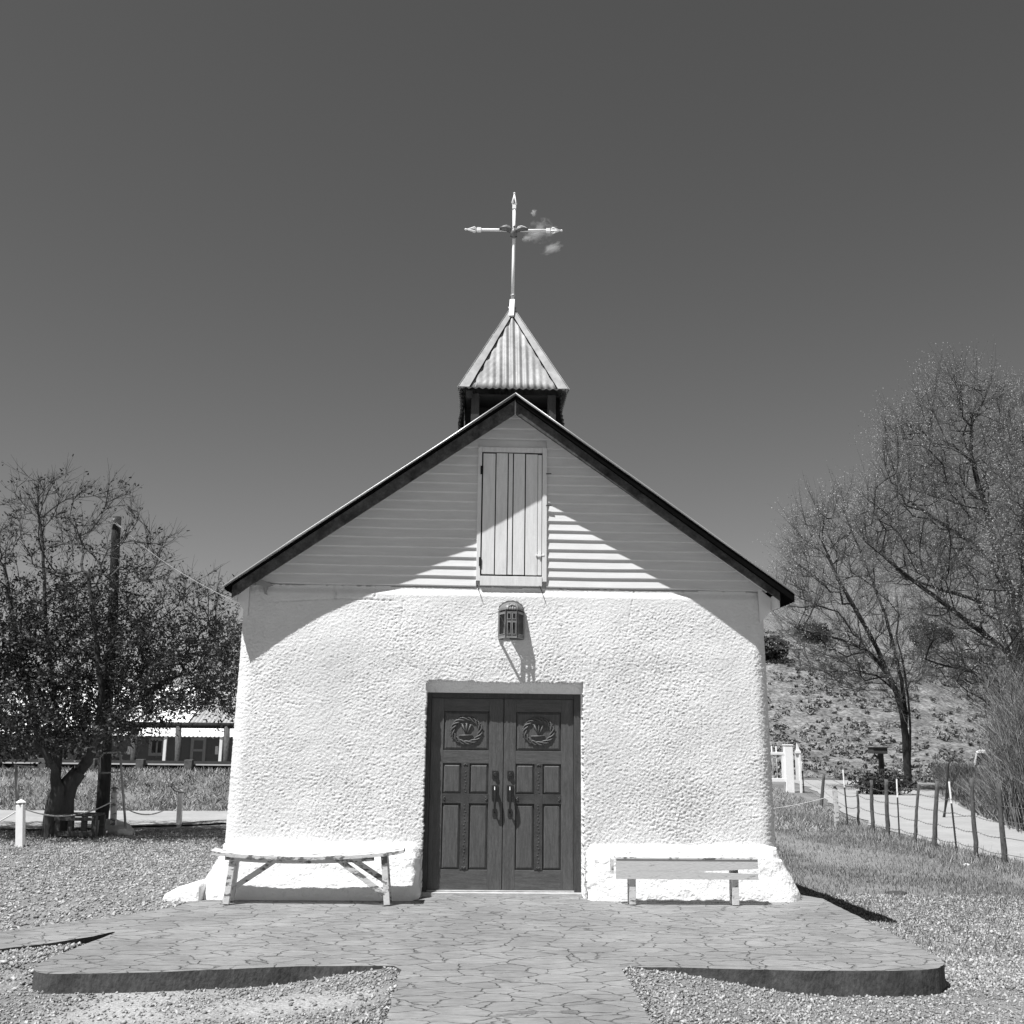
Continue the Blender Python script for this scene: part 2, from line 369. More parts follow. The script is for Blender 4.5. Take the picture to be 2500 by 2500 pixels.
tag(fastmesh('hillside', np.stack([X,Y,Z],-1).reshape(-1,3), Q, M['hill'], smooth=True), kind='structure')

# ------------------------------------------------------------------ slab (patio, front walk, side path)
def smoothpoly(pts, n=6):
    pts = [np.array(p[:2], float) for p in pts]; o = []
    k = len(pts)
    for i in range(k-1):
        p0, p1, p2, p3 = pts[max(i-1,0)], pts[i], pts[i+1], pts[min(i+2,k-1)]
        for j in range(n):
            t = j/n; o.append(.5*((2*p1)+(-p0+p2)*t+(2*p0-5*p1+4*p2-p3)*t*t+(-p0+3*p1-3*p2+p3)*t**3))
    o.append(pts[-1]); return o
edge = [(-.84,-18)]+[tuple(q) for q in [(-.84,-5.0),(-.84,-3.55)]]
edge += smoothpoly([(-.90,-3.40),(-1.6,-3.44),(-2.5,-3.62),(-3.1,-3.70),(-3.38,-3.68),(-3.50,-3.50),(-3.52,-3.2)])
g_ = lambda a, b: tuple(G(a, b)[:2])
edge += smoothpoly([(-3.50,-3.0),(-3.42,-2.45),g_(282,2273),g_(210,2286),g_(100,2303),g_(0,2314),g_(-140,2336),(-6.5,-4.6),(-9,-5.6)])
edge += smoothpoly([(-9,-4.2),(-6.5,-3.3),g_(-140,2292),g_(0,2272),g_(200,2246),g_(400,2217),(-3.22,-.55)])
edge += [(-3.2,.3),(3.3,.3),(3.47,.0),(3.44,-1.3)]
edge += smoothpoly([(3.40,-2.5),(3.37,-3.05),(3.28,-3.32),(3.05,-3.48),(2.3,-3.52),(1.5,-3.46),(.86,-3.40)])
edge += [(.79,-3.5),(.76,-5.0),(.76,-18)]
def slab():
    import bmesh
    bm = bmesh.new(); e = [np.array(p) for p in edge]
    pts = []
    for i in range(len(e)):
        a, b = e[i], e[(i+1)%len(e)]; n = max(1, int(np.linalg.norm(b-a)/.1)) if a[1] > -6 and b[1] > -6 else 1
        for j in range(n): pts.append(a+(b-a)*j/n)
    pts = [p+.014*np.array([float(vn(p[0]*4, p[1]*4, 1)+.6*vn(p[0]*13, p[1]*13, 1)), float(vn(p[0]*4, p[1]*4, 2)+.6*vn(p[0]*13, p[1]*13, 2))]) for p in pts]
    top = [bm.verts.new((p[0], p[1], 0)) for p in pts]; f = bm.faces.new(top)
    bmesh.ops.recalc_face_normals(bm, faces=[f])
    if f.normal.z < 0: f.normal_flip()
    ins = bmesh.ops.inset_region(bm, faces=[f], thickness=.012, depth=0)
    for v in top: v.co.z = -.008
    mids = [bm.verts.new((p[0], p[1], -.10)) for p in pts]; low = [bm.verts.new((p[0], p[1], -.55)) for p in pts]
    n = len(top)
    for i in range(n):
        j = (i+1) % n
        for A, B in ((top, mids), (mids, low)):
            q = bm.faces.new((A[i], A[j], B[j], B[i])); q.material_index = 1
    bmesh.ops.recalc_face_normals(bm, faces=bm.faces[:])
    bmesh.ops.triangulate(bm, faces=[q for q in bm.faces if len(q.verts) > 4])
    me = bpy.data.meshes.new('patio'); bm.to_mesh(me); bm.free(); me.materials.append(M['patio']); me.materials.append(M['slabface'])
    o = bpy.data.objects.new('patio', me); COL.objects.link(o); tag(o, kind='structure')
slab()
SLAB = [tuple(p) for p in edge]

# ------------------------------------------------------------------ church
OV = .33                                               # rake overhang at the ridge
OVL = .24                                              # and at the low left end
ch = thing('chapel', 'small white stucco chapel with plank gable, tin belfry and dark double door', 'chapel', (0,0,0))
# front stucco wall as real relief
def stucco():
    st = .0098
    xs = np.arange(-2.972, 2.975, st); zs = np.arange(-.16, 3.345, st)
    X, Z = np.meshgrid(xs, zs)
    w1 = .5+.5*fbm(X*1.7, Z*1.7, 15); w2 = np.clip(.5+.9*fbm(X*2.3+9, Z*2.3, 16), 0, 1); qx = X+.02*vn(X*9, Z*9, 17); qz = Z+.02*vn(X*9, Z*9, 18)
    lump = vn(qx*38+qz*20, qz*56-qx*10, 1)*.5*(.6+.8*w1)+vn(qx*26+qz*14, qz*34, 12)*.35*w2+vn(qx*74+qz*30, qz*84, 2)*.42
    lump = np.where(lump > 0, lump**1.0, lump*.8)
    patch = .75+.5*ss(-.5,.5, fbm(X*.7, Z*.7, 5))
    amp = .0112*patch*(1-.5*ss(3.05, 3.25, Z))
    bul = .046*(1-np.abs(np.clip(X/2.97,-1,1))**3.5)*ss(-.1, .8, 3.3-Z) + .02*fbm(X*.8, Z*.8, 6)*ss(3.33,2.9,Z)
    bat = .025*ss(3.0, 0, Z)
    rl = .10*np.clip((np.abs(X)-2.80)/.172, 0, 1)**2.2
    lip = .03*ss(3.30, 3.22, Z)
    Yv = -(bul+bat+lip+.01)-amp*lump+rl
    # face widens slightly downward
    Xo = X + np.sign(X)*.02*ss(3.3, 0, Z)*ss(2, 2.97, np.abs(X)) + .004*vn(X*9, Z*30, 7)
    # plain rendered band: cracks as thin grooves
    def groove(pts, w=.012, d=.012):
        nonlocal Yv
        for (a, b), (c, e) in zip(pts[:-1], pts[1:]):
            L2 = (c-a)**2+(e-b)**2; t = np.clip(((X-a)*(c-a)+(Z-b)*(e-b))/L2, 0, 1)
            dd = np.hypot(X-(a+t*(c-a)), Z-(b+t*(e-b)))+.006*vn(X*40, Z*40, 3)
            Yv = Yv+d*(1-ss(0, w, dd))
    cr = [P(x, y) for x, y in [(985,1468),(978,1560),(988,1610),(1003,1628),(1022,1634)]]
    groove([(p[0], p[2]) for p in cr], .014, .006)
    for pts_, w_ in (([(1548,1436),(1543,1470),(1536,1500),(1528,1560)],.010),([(640,1530),(700,1716),(745,1722)],.009),([(1700,1700),(1712,1760),(1705,1850)],.008)): cr = [P(x, y) for x, y in pts_]; groove([(p[0], p[2]) for p in cr], w_, .005)
    cr = [P(x, y) for x, y in [(672,1470),(740,1466),(830,1462),(960,1468)]]
    groove([(p[0], p[2]) for p in cr], .012, .009)
    cr = [P(x, y) for x, y in [(818,1430),(822,1450),(820,1462)]]; groove([(p[0], p[2]) for p in cr], .02, .016)
    cr = [P(x, y) for x, y in [(918,1420),(916,1460)]]; groove([(p[0], p[2]) for p in cr], .012, .01)
    nx, nz = len(xs), len(zs); idx = np.arange(nx*nz).reshape(nz, nx)
    ex = .868+.012*vn(Z*8, X*0+3+np.sign(X)*5, 8)+.009*vn(Z*34, X*0+3+np.sign(X)*5, 8); tz = 2.262+.014*vn(X*7, Z*0+.5, 9)+.012*vn(X*30, Z*0+.5, 9)
    cx = (X[:-1,:-1]+X[1:,1:])/2; cz = (Z[:-1,:-1]+Z[1:,1:])/2
    hole = (np.abs(cx) < ex[:-1,:-1]) & (cz < tz[:-1,:-1])
    keep = ~hole
    topcut = cz > 3.322+.012*vn(cx*3, cz*0+.3, 10)+.006*vn(cx*17, cz*0, 11)
    keep &= ~topcut
    q = np.stack([idx[:-1,:-1], idx[:-1,1:], idx[1:,1:], idx[1:,:-1]], -1)[keep]
    V = np.stack([Xo, Yv, Z], -1).reshape(-1, 3)
    # borders pushed back: edges used once
    from collections import Counter
    c = Counter()
    E = np.concatenate([q[:,[0,1]], q[:,[1,2]], q[:,[2,3]], q[:,[3,0]]])
    key = np.sort(E, 1); kk = key[:,0]*10**7+key[:,1]; u, inv, cnt = np.unique(kk, return_inverse=True, return_counts=True)
    B = E[cnt[inv] == 1]; vs = np.unique(B); mp = {int(v): len(V)+i for i, v in enumerate(vs)}
    VB = V[vs].copy(); inner = (np.abs(VB[:,0]) < 1.2) & (VB[:,2] < 2.6); VB[:,1] = np.where(inner, .16, .14)
    VB[inner,0] *= .997
    Q2 = np.array([(b, a, mp[int(a)], mp[int(b)]) for a, b in B])
    return fastmesh('front_wall', np.vstack([V, VB]), np.vstack([q, Q2]), M['stucco'], ch)
stucco()
for s in (-1, 1):
    mb = MB()
    mb.hexa([(s*2.99 if s>0 else -2.99,.10,-.2) if 0 else (min(s*2.60,s*2.985),.10,-.5),(max(s*2.60,s*2.985),.10,-.5),(max(s*2.60,s*2.985),8.3,-.5),(min(s*2.60,s*2.985),8.3,-.5),
             (min(s*2.60,s*2.955),.10,3.30),(max(s*2.60,s*2.955),.10,3.30),(max(s*2.60,s*2.955),8.3,3.30),(min(s*2.60,s*2.955),8.3,3.30)])
    mb.build('side_wall', M['stucco'], ch)
mb = MB(); mb.box(-2.6, 2.6, 8.0, 8.3, -.5, 3.3); mb.prism([(-2.9,3.3),(2.9,3.3),(0.07,5.35)], lambda u,v,t:(u,t,v), 8.05, 8.28); mb.build('rear_wall', M['stucco'], ch)
mb = MB(); mb.box(-2.6, 2.6, .3, 8.0, -.1, -.02); mb.build('inside_floor', M['frame'], ch)

# plinth with rounded shoulder
def plinth(x0, x1, left):
    ys_ = 1.0 if left else .80
    # profile (y,z) from wall to foot
    prof = [(-.02,.54),(-.09,.555),(-.15,.545),(-.20,.50),(-.235,.42),(-.26,.30),(-.285,.18),(-.31,.08),(-.335,-.04),(-.34,-.45)]
    n = int((x1-x0)/.03); rows = []
    V = []
    # dense profile
    pr = np.array(prof); tt = np.linspace(0, len(prof)-1, 44); py = np.interp(tt, range(len(prof)), pr[:,0]); pz = np.interp(tt, range(len(prof)), pr[:,1])
    U = np.linspace(0, 1, n)
    for i, u in enumerate(U):
        for j in range(len(tt)):
            y, z = py[j]*ys_, pz[j]
            x = x0+(x1-x0)*u
            # ends: outer end flares, round in plan
            out = (1-u) if left else u
            inn = u if left else (1-u)
            fl = .23*ss(.55, -.05, z)*(1 if True else 0)
            x = x+(-1 if left else 1)*fl*ss(.80, 1.0, out)
            k = ss(.93, 1.0, out)
            y = y*(1-.55*k**2)
            k2 = ss(.965, 1.0, inn); y = y*(1-.35*k2)
            z2 = z+(.015*float(vn(x*2.2, 3, 51)) if z > .3 else 0) - .05*k2*(z > .4)-.03*k*(z > .4)
            V.append((x, y, z2))
    V = np.array(V)
    d = .014*fbm(V[:,0]*6, V[:,2]*6+V[:,1]*4, 52)+.005*vn(V[:,0]*25, V[:,2]*25, 53)
    # chipped, lumpy end beside the door
    inn = np.repeat(U if left else 1-U, len(tt)); ch_ = ss(.93, .985, inn); d = d+ch_*.022*vn(V[:,0]*16, V[:,2]*14, 54)
    V[:,1] -= d; V[:,0] += .010*vn(V[:,2]*9, V[:,1]*5, 55)+ch_*.018*vn(V[:,2]*13, V[:,1]*9, 56)
    m = len(tt); idx = np.arange(n*m).reshape(n, m)
    Q = np.stack([idx[:-1,:-1], idx[:-1,1:], idx[1:,1:], idx[1:,:-1]], -1).reshape(-1,4)
    ends = []
    VE = V.copy(); VE[:,1] = .1
    base = len(V)
    for row in (idx[0], idx[-1]):
        for a, b in zip(row[:-1], row[1:]): ends.append((a, b, b+base, a+base))
    fastmesh('plinth', np.vstack([V, VE]), np.vstack([Q, np.array(ends)]), M['plinth'], ch, smooth=True)
plinth(-2.985, -.885, True); plinth(.885, 2.975, False)
# low masonry lump at the left foot
mb = MB()
a = [P(407,2213,-.45), P(430,2218,-.5), P(480,2213,-.42), P(500,2150,-.15), P(440,2160,-.15), P(412,2172,-.25)]
def lump():
    mb = MB(); mb.hexa([(-3.62,-.40,-.45),(-3.10,-.47,-.45),(-3.05,-.05,-.45),(-3.48,-.10,-.45),(-3.50,-.36,.045),(-3.12,-.40,.155),(-3.08,-.08,.19),(-3.42,-.12,.09)])
    o = mb.build('plinth_foot', M['plinth'], ch, bevel=.03); return o
lump()

# roof geometry
AX, AZ, TX, TZ = .070, 5.53, 3.232, 3.25
slope = (AZ-TZ)/(TX-.0+.0)
def roofz(x): return AZ-(abs(x-AX))*(AZ-TZ)/((TX-AX) if x > AX else (TX+AX-.10))
LT = -3.145
def sheet(name, side):
    n = 150 if True else 0
    y0s = np.linspace(0, 1, 260); V = []; rows = []
    tipx = TX if side > 0 else LT
    for k, u in enumerate([0, .25, .5, .75, 1.0]):
        x = AX+(tipx-AX)*u; z = AZ+(TZ-AZ)*u
        ov = (OV+.07) if side > 0 else (OV+.07)*(1-u)+(OVL+.07)*u
        for v in y0s:
            y = -ov+(8.6+ov)*v
            w_ = .010*math.cos(2*math.pi*y/.068)
            V.append((x, y, z+w_+ .012*float(vn(u*9, 2.+side, 5))*(v < .02)))
    m = len(y0s); Q = []
    for i in range(4):
        for j in range(m-1):
            q = (i*m+j, (i+1)*m+j, (i+1)*m+j+1, i*m+j+1); Q.append(q if side < 0 else q[::-1])
    o = mkobj('roof_sheet', V, Q, M['roof'], ch, True)
    sdf = o.modifiers.new('solid', 'SOLIDIFY'); sdf.thickness = .008; sdf.offset = 1
    return o
sheet('r', 1); sheet('l', -1)
mb = MB()  # roof deck below the sheets
for sd in (-1, 1):
    tx = TX-.03 if sd > 0 else LT+.02
    o1, o2 = OV+.01, (OV+.01 if sd > 0 else OVL+.01)
    t = .06 if sd > 0 else .025; t2 = .085 if sd > 0 else .03
    if sd > 0: o1 += .035; o2 += .045
    a = [(AX,-o1,AZ-.02-t),(tx,-o2,TZ+.005-t2),(tx,8.5,TZ+.005-t2),(AX,8.5,AZ-.02-t)]
    b = [(AX,-o1,AZ-.02),(tx,-o2,TZ+.005),(tx,8.5,TZ+.005),(AX,8.5,AZ-.02)]
    mb.hexa(a+b)
mb.build('roof_deck', M['tar'], ch)
# bargeboards
for sd in (1, -1):
    mb = MB()
    tx = 3.06 if sd > 0 else -3.045
    o1, o2 = OV, (OV if sd > 0 else OVL)
    tz = TZ+(AZ-TZ)*(1-abs(tx-AX)/(abs((TX if sd>0 else LT)-AX)))
    h = .170
    lo = [(AX,-o1,AZ-.055-h),(tx,-o2,tz-.05-h*.80),(tx,-o2+.035,tz-.05-h*.80),(AX,-o1+.035,AZ-.055-h)]
    hi = [(AX,-o1,AZ-.057),(tx,-o2,tz-.050),(tx,-o2+.035,tz-.050),(AX,-o1+.035,AZ-.057)]
    mb.hexa(lo+hi); mb.build('bargeboard', M['barge'], ch, bevel=.004)
# pale ridge batten between the boards, small fascia
mb = MB(); mb.box(AX-.008, AX+.008, -OV-.006, -OV+.03, AZ-.24, AZ-.06); mb.build('ridge_batten', M['htrim'], ch)
# soffit boxes under side eaves, soffit under rake
for sd in (1, -1):
    mb = MB(); tx = 3.045 if sd > 0 else -3.03; wx = sd*2.90
    poly = [(tx, roofz(tx)-.13), (wx, roofz(wx)-.12), (wx, 2.965), (tx-sd*.01, 3.105 if sd>0 else 3.12)]
    mb.prism(poly, lambda u,v,t:(u,t,v), -.02, 8.3); mb.build('eave_soffit', M['soffit'], ch)
    mb = MB(); tz = roofz(tx)
    o1, o2 = OV-.036, (OV if sd > 0 else OVL)-.036
    za = AZ-.10; zt = 3.262+(AZ-TZ)*(1-abs(tx-AX)/abs((TX if sd>0 else LT)-AX))-.10
    a = [(AX,-o1,za),(tx,-o2,zt),(tx,.05,zt),(AX,.05,za)]; mb.hexa([(p[0],p[1],p[2]-.012) for p in a]+a)
    mb.build('rake_soffit', M['soffit'], ch)
    mb = MB(); mb.box(*( (tx-.002,tx+.028) if sd>0 else (tx-.028,tx+.002) ), -o2+.04, 8.4, 3.12, roofz(tx)-.115); mb.build('eave_fascia', M['soffit'], ch)

# siding
SX0, SX1 = -.347, .459
def gablehalf(z, sd):
    tip = (TX if sd > 0 else -LT); lim = (AZ-.09-z)/(AZ-TZ)
    return AX+sd*lim*abs((TX if sd > 0 else LT)-AX)
def siding():
    mb = MB(); z = 3.335; k = 0; e = .1095
    while z < 5.36:
        z1 = z+e
        if z > 5.02: z1 = z+.125
        if z1 > 5.42: z1 = 5.42
        wob_ = .003*math.sin(k*2.1)
        xl0, xl1, xr0, xr1 = gablehalf(z,-1), gablehalf(z1,-1), gablehalf(z,1), gablehalf(z1,1)
        xl0 = max(xl0,-2.95); xr0 = min(xr0,2.95); xl1 = max(xl1,-2.95); xr1 = min(xr1, 2.95)
        segs = [(xl0, xl1, xr0, xr1)] if z > 4.99 else [(xl0, xl1, SX0, SX0), (SX1, SX1, xr0, xr1)]
        for a0, a1, b0, b1 in segs:
            n = max(2, int((b0-a0)/.25)); 
            for i in range(n):
                u, v = i/n, (i+1)/n
                fx0, fx1 = a0+(b0-a0)*u, a0+(b0-a0)*v; gx0, gx1 = a1+(b1-a1)*u, a1+(b1-a1)*v
                w0 = .007*float(vn(fx0*1.3, k*3.7, 61)); w1 = .007*float(vn(fx1*1.3, k*3.7, 61))
                t = .021
                a_ = .012
                mb.hexa([(fx0,-t-.004,z+w0+a_),(fx1,-t-.004,z+w1+a_),(fx1,.03,z+w1+a_),(fx0,.03,z+w0+a_),(gx0,-.004,z1+.012),(gx1,-.004,z1+.012),(gx1,.03,z1+.012),(gx0,.03,z1+.012)])
                mb.add([(fx0,-t-.004,z+w0+a_-.0004),(fx1,-t-.004,z+w1+a_-.0004),(fx1,-.006,z+w1-.003),(fx0,-.006,z+w0-.003)], [(0,3,2,1)])
        z = z1; k += 1
    mb.build('gable_siding', M['siding'], ch)
siding()
# backing triangle
mb = MB(); mb.prism([(-2.9,3.28),(2.9,3.28),(2.9,3.42),(AX,5.40),(-2.9,3.42)], lambda u,v,t:(u,t,v), .032, .2); mb.build('gable_back', M['soffit'], ch)
# loft shutter
SH = MB(); f = -.045
lf = bpy.data.objects.new('x', None); bpy.data.objects.remove(lf)
def bx(px0, px1, py0, py1, y0, y1):
    a = P((px0+px1)/2, py0, y0); b = P((px0+px1)/2, py1, y0); l = P(px0, (py0+py1)/2, y0)[0]; r = P(px1, (py0+py1)/2, y0)[0]
    return l, r, y0, y1, b[2], a[2]
mbf = MB()
mbf.box(SX0, SX0+.045, -.042, .02, 3.40, 4.985); mbf.box(SX1-.052, SX1, -.042, .02, 3.40, 4.985)
mbf.box(SX0+.046, SX1-.053, -.030, .02, 4.925, 4.985); mbf.box(SX0+.046, SX1-.053, -.050, .02, 3.345, 3.455)
fr = mbf.build('shutter_frame', M['shutter'], ch, bevel=.003)
mbs = MB(); xsp = [-.285,-.140,.008,.070,.208,.352-.0,.403]
xe = [(-.288,-.142,4.905,3.478,-.038),(-.134,.002,4.912,3.476,-.036),(.010,.062,4.912,3.478,-.034),(.070,.203,4.91,3.476,-.037),(.212,.352,4.905,3.474,-.036),(.353,.402,4.90,3.476,-.033)]
for x0, x1, zt, zb, yy in xe: mbs.box(x0+.002, x1-.002, yy, -.012, zb, zt)
shu = mbs.build('loft_shutter', M['shutter'], ch, bevel=.003)
mbs = MB(); mbs.box(-.300,.405,-.010,.015,3.458,4.922); mbs.build('shutter_back', M['darkmetal'], ch)
for zz in (4.70, 3.62):
    mbs = MB(); mbs.box(-.318,-.292,-.052,-.043,zz-.05,zz+.05); mbs.build('hinge', M['darkmetal'], ch)
for (px, py) in ((1345,1157),(1338,1234)):
    q = P(px, py, -.05); mbs = MB(); mbs.tube([(SX1-.01,-.05,q[2]),(SX1+.05,-.055,q[2]+.003)], .006, 6); mbs.build('hook', M['black'], ch)
mbs = MB(); mbs.box(.33,.43,-.047,-.041,3.70,3.715); mbs.box(.365,.395,-.052,-.041,3.69,3.75); mbs.build('latch', M['white'], ch)
for x, z in ((-.33,3.33),(.385,3.33)):
    mbs = MB(); mbs.tube([(x-.005,-.062,z+.02),(x+.012,-.075,z-.03),(x+.03,-.09,z-.085)], [.004,.006,.003], 5); mbs.build('nail_strap', M['darkmetal'], ch)
# peeling patch on the corner
mb = MB(); q = [P(x,y,-.035) for x,y in [(621,1424),(640,1416),(660,1424),(668,1430),(655,1431),(650,1447),(655,1454),(646,1450),(644,1432)]]
mb.prism([(p[0],p[2]) for p in q], lambda u,v,t:(u,t,v), -.052, -.02); mb.build('bare_patch', M['htrim'], ch)

# belfry
BX, BY, BH = .070, .93, .665                            # centre x, centre y, half eave
EZ = 5.815; apexp = P(1250, 752, BY); APZ = apexp[2]; BXA = apexp[0]
BX = .068
def face(q0, q1, ap, name, mtl, n=64, rows=24, amp=.013, per=.082, parent=ch):
    q0 = np.array(q0, float); q1 = np.array(q1, float); ap = np.array(ap, float)
    nrm = np.cross(q1-q0, ap-q0); nrm /= np.linalg.norm(nrm); L = np.linalg.norm(q1-q0)
    V = []; 
    for j in range(rows+1):
        v = j/rows
        a = q0+(ap-q0)*v; b = q1+(ap-q1)*v
        for i in range(n+1):
            p = a+(b-a)*i/n; s = np.dot(p-q0, (q1-q0)/L)
            V.append(p+nrm*amp*math.cos(2*math.pi*s/per))
    Q = []
    for j in range(rows):
        for i in range(n): Q.append((j*(n+1)+i, j*(n+1)+i+1, (j+1)*(n+1)+i+1, (j+1)*(n+1)+i))
    return mkobj(name, V, Q, mtl, parent, True)
c = [(BX-BH,BY-BH,EZ),(BX+BH,BY-BH,EZ),(BX+BH,BY+BH,EZ),(BX-BH,BY+BH,EZ)]
ap = (BXA, BY, APZ)
for i in range(4):
    o = face(c[i], c[(i+1)%4], ap, 'belfry_roof', M['pyra'], n=110, rows=14)
    s_ = o.modifiers.new('s','SOLIDIFY'); s_.thickness = .004; s_.offset = 0
for i in range(4):                                       # hip caps: folded strips lying on both faces
    A = Vector(c[i]); T = Vector(ap); mb = MB()
    for nb in (c[(i+1)%4], c[(i-1)%4]):
        B = Vector(nb); d = (T-A).normalized(); e = (B-A).normalized()
        nrm = (B-A).cross(T-A).normalized()
        if nrm.z < 0: nrm = -nrm
        wd = .125; off = nrm*.016
        inw = e*wd
        st = 12; vs = []
        for k in range(st+1):
            u = k/st; p = A+(T-A)*u; w_ = wd*(1-.55*u)+.004*float(vn(k*.9+i*7, 1.3, 66))
            if (p+e*w_-T).length > 0: pass
            vs += [p+nrm*.020, p+e*w_+off*1.05]
        fs = [(2*k, 2*k+1, 2*k+3, 2*k+2) for k in range(st)]
        if nb == c[(i-1)%4]: fs = [f_[::-1] for f_ in fs]
        mb.add(vs, fs)
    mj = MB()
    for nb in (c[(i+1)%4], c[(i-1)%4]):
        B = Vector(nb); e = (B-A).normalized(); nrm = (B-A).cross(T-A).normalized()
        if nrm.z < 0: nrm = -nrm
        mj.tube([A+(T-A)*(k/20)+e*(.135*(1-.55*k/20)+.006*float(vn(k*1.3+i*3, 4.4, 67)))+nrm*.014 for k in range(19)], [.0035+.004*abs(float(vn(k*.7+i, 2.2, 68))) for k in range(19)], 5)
    mj.build('cap_gap_shade', M['tar'], ch)  # black tubes stand for the gap shadow along the cap edges
    o = mb.build('hip_cap', M['cap'], ch); s_ = o.modifiers.new('s','SOLIDIFY'); s_.thickness = .006; s_.offset = 0
# body of belfry: corrugated side and rear panels, open front with posts
def corrpanel(pts, name):                                 # horizontal corrugation in a vertical panel, pts: x,y0,y1,z0,z1
    x, y0, y1, z0f, z0b, z1, sgn = pts
    V = []; n = 60
    for j in range(n+1):
        v = j/n; z = z0f+(z1-z0f)*v
        bul = .035*math.exp(-((v-.45)/.16)**2)-.02*(1-v)
        xx = x+sgn*(.014*math.cos(j*math.pi/2)+bul)
        V += [(xx,y0,z),(xx,y1,z)]
    Q = [(2*j,2*j+1,2*j+3,2*j+2) for j in range(n)]
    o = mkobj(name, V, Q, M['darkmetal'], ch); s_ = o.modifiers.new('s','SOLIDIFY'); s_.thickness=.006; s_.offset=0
pw = .60
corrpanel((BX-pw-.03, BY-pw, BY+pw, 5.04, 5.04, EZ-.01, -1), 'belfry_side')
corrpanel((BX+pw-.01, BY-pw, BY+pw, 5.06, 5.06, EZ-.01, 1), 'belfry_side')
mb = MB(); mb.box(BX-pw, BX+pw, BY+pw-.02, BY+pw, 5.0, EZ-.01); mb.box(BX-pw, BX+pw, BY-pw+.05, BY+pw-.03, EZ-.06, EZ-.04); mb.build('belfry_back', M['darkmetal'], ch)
mb = MB(); mb.box(BX-pw+.01, BX+pw-.03, BY-.12, BY+.0, 5.15, EZ-.07); mb.build('belfry_shade_panel', M['darkmetal'], ch)  # dark panel added midway in, standing for the shade inside the belfry
for x in (P(1160,990,BY-pw+.05)[0], P(1347,990,BY-pw+.05)[0]):
    mb = MB(); mb.box(x-.05, x+.05, BY-pw+.02, BY-pw+.11, 5.0, EZ-.04); mb.build('belfry_post', M['bwood'], ch, bevel=.006)
mb = MB(); mb.box(BX-pw+.02,BX-pw+.10,BY-pw-.02,BY+pw,EZ-.10,EZ-.02); mb.build('belfry_beam', M['bwood'], ch)

# roof cross
CY = BY
def cp(px, py): return P(px, py, CY)
xr = thing('roof_cross', 'tall pale metal cross with spear tips and a small dove on the belfry peak', 'cross', ap)
b0 = cp(1250, 770); b1 = cp(1251, 738); b2 = cp(1252, 700)
mb = MB(); mb.bar((b0[0]-.01,CY-.10,b0[2]-.06), (b1[0],CY-.02,b1[2]+.02), .068, .05); mb.build('mount', M['white'], xr, bevel=.006)
mb = MB(); mb.bar(b1, cp(1252.5,716), .045, .045, (0,1,0)); mb.build('socket', M['pyra'], xr, bevel=.006)
mb = MB(); mb.tube([b1, cp(1253.5,640), cp(1255,560), cp(1255.5,508)], .021, 10); mb.build('upright', M['white'], xr, True)
mb = MB(); mb.tube([cp(1172,561), cp(1219,561.5), cp(1289,563), cp(1337,563)], .019, 10); mb.build('crossbar', M['white'], xr, True)
mb = MB(); mb.tube([cp(1252.3,722), cp(1252.4,719)], .028, 10); mb.build('ring', M['white'], xr)
for a, b in (((1171,561),(1137,560)), ((1337,563),(1371,563)), ((1255.5,508),(1256,472))):
    A = Vector(cp(*a)); B = Vector(cp(*b)); d = (B-A).normalized(); L = (B-A).length
    mb = MB(); mb.bar(A-d*.02, A+d*.035, .05, .05, (0,1,0)); t = mb.build('collar', M['white'], xr, bevel=.004)
    mb = MB()
    for q in range(4):
        an = q*math.pi/2+.6; rr = Vector((0,1,0)) ; s1 = d.cross(rr).normalized(); o_ = (rr*math.cos(an)+s1*math.sin(an))
        mb.tube([A+d*.035+o_*.006, A+d*.07+o_*.038, A+d*(L*.62)+o_*.018, A+d*(L*.9)], [.009,.010,.009,.008], 6)
    mb.tube([A+d*(L*.8), B-d*.01], [.009,.011], 8); mb.lathe(B-d*.0, [(.002,-.016),(.013,-.008),(.016,0),(.013,.008),(.002,.016)], 10)
    mb.build('spear_tip', M['white'], xr, True)
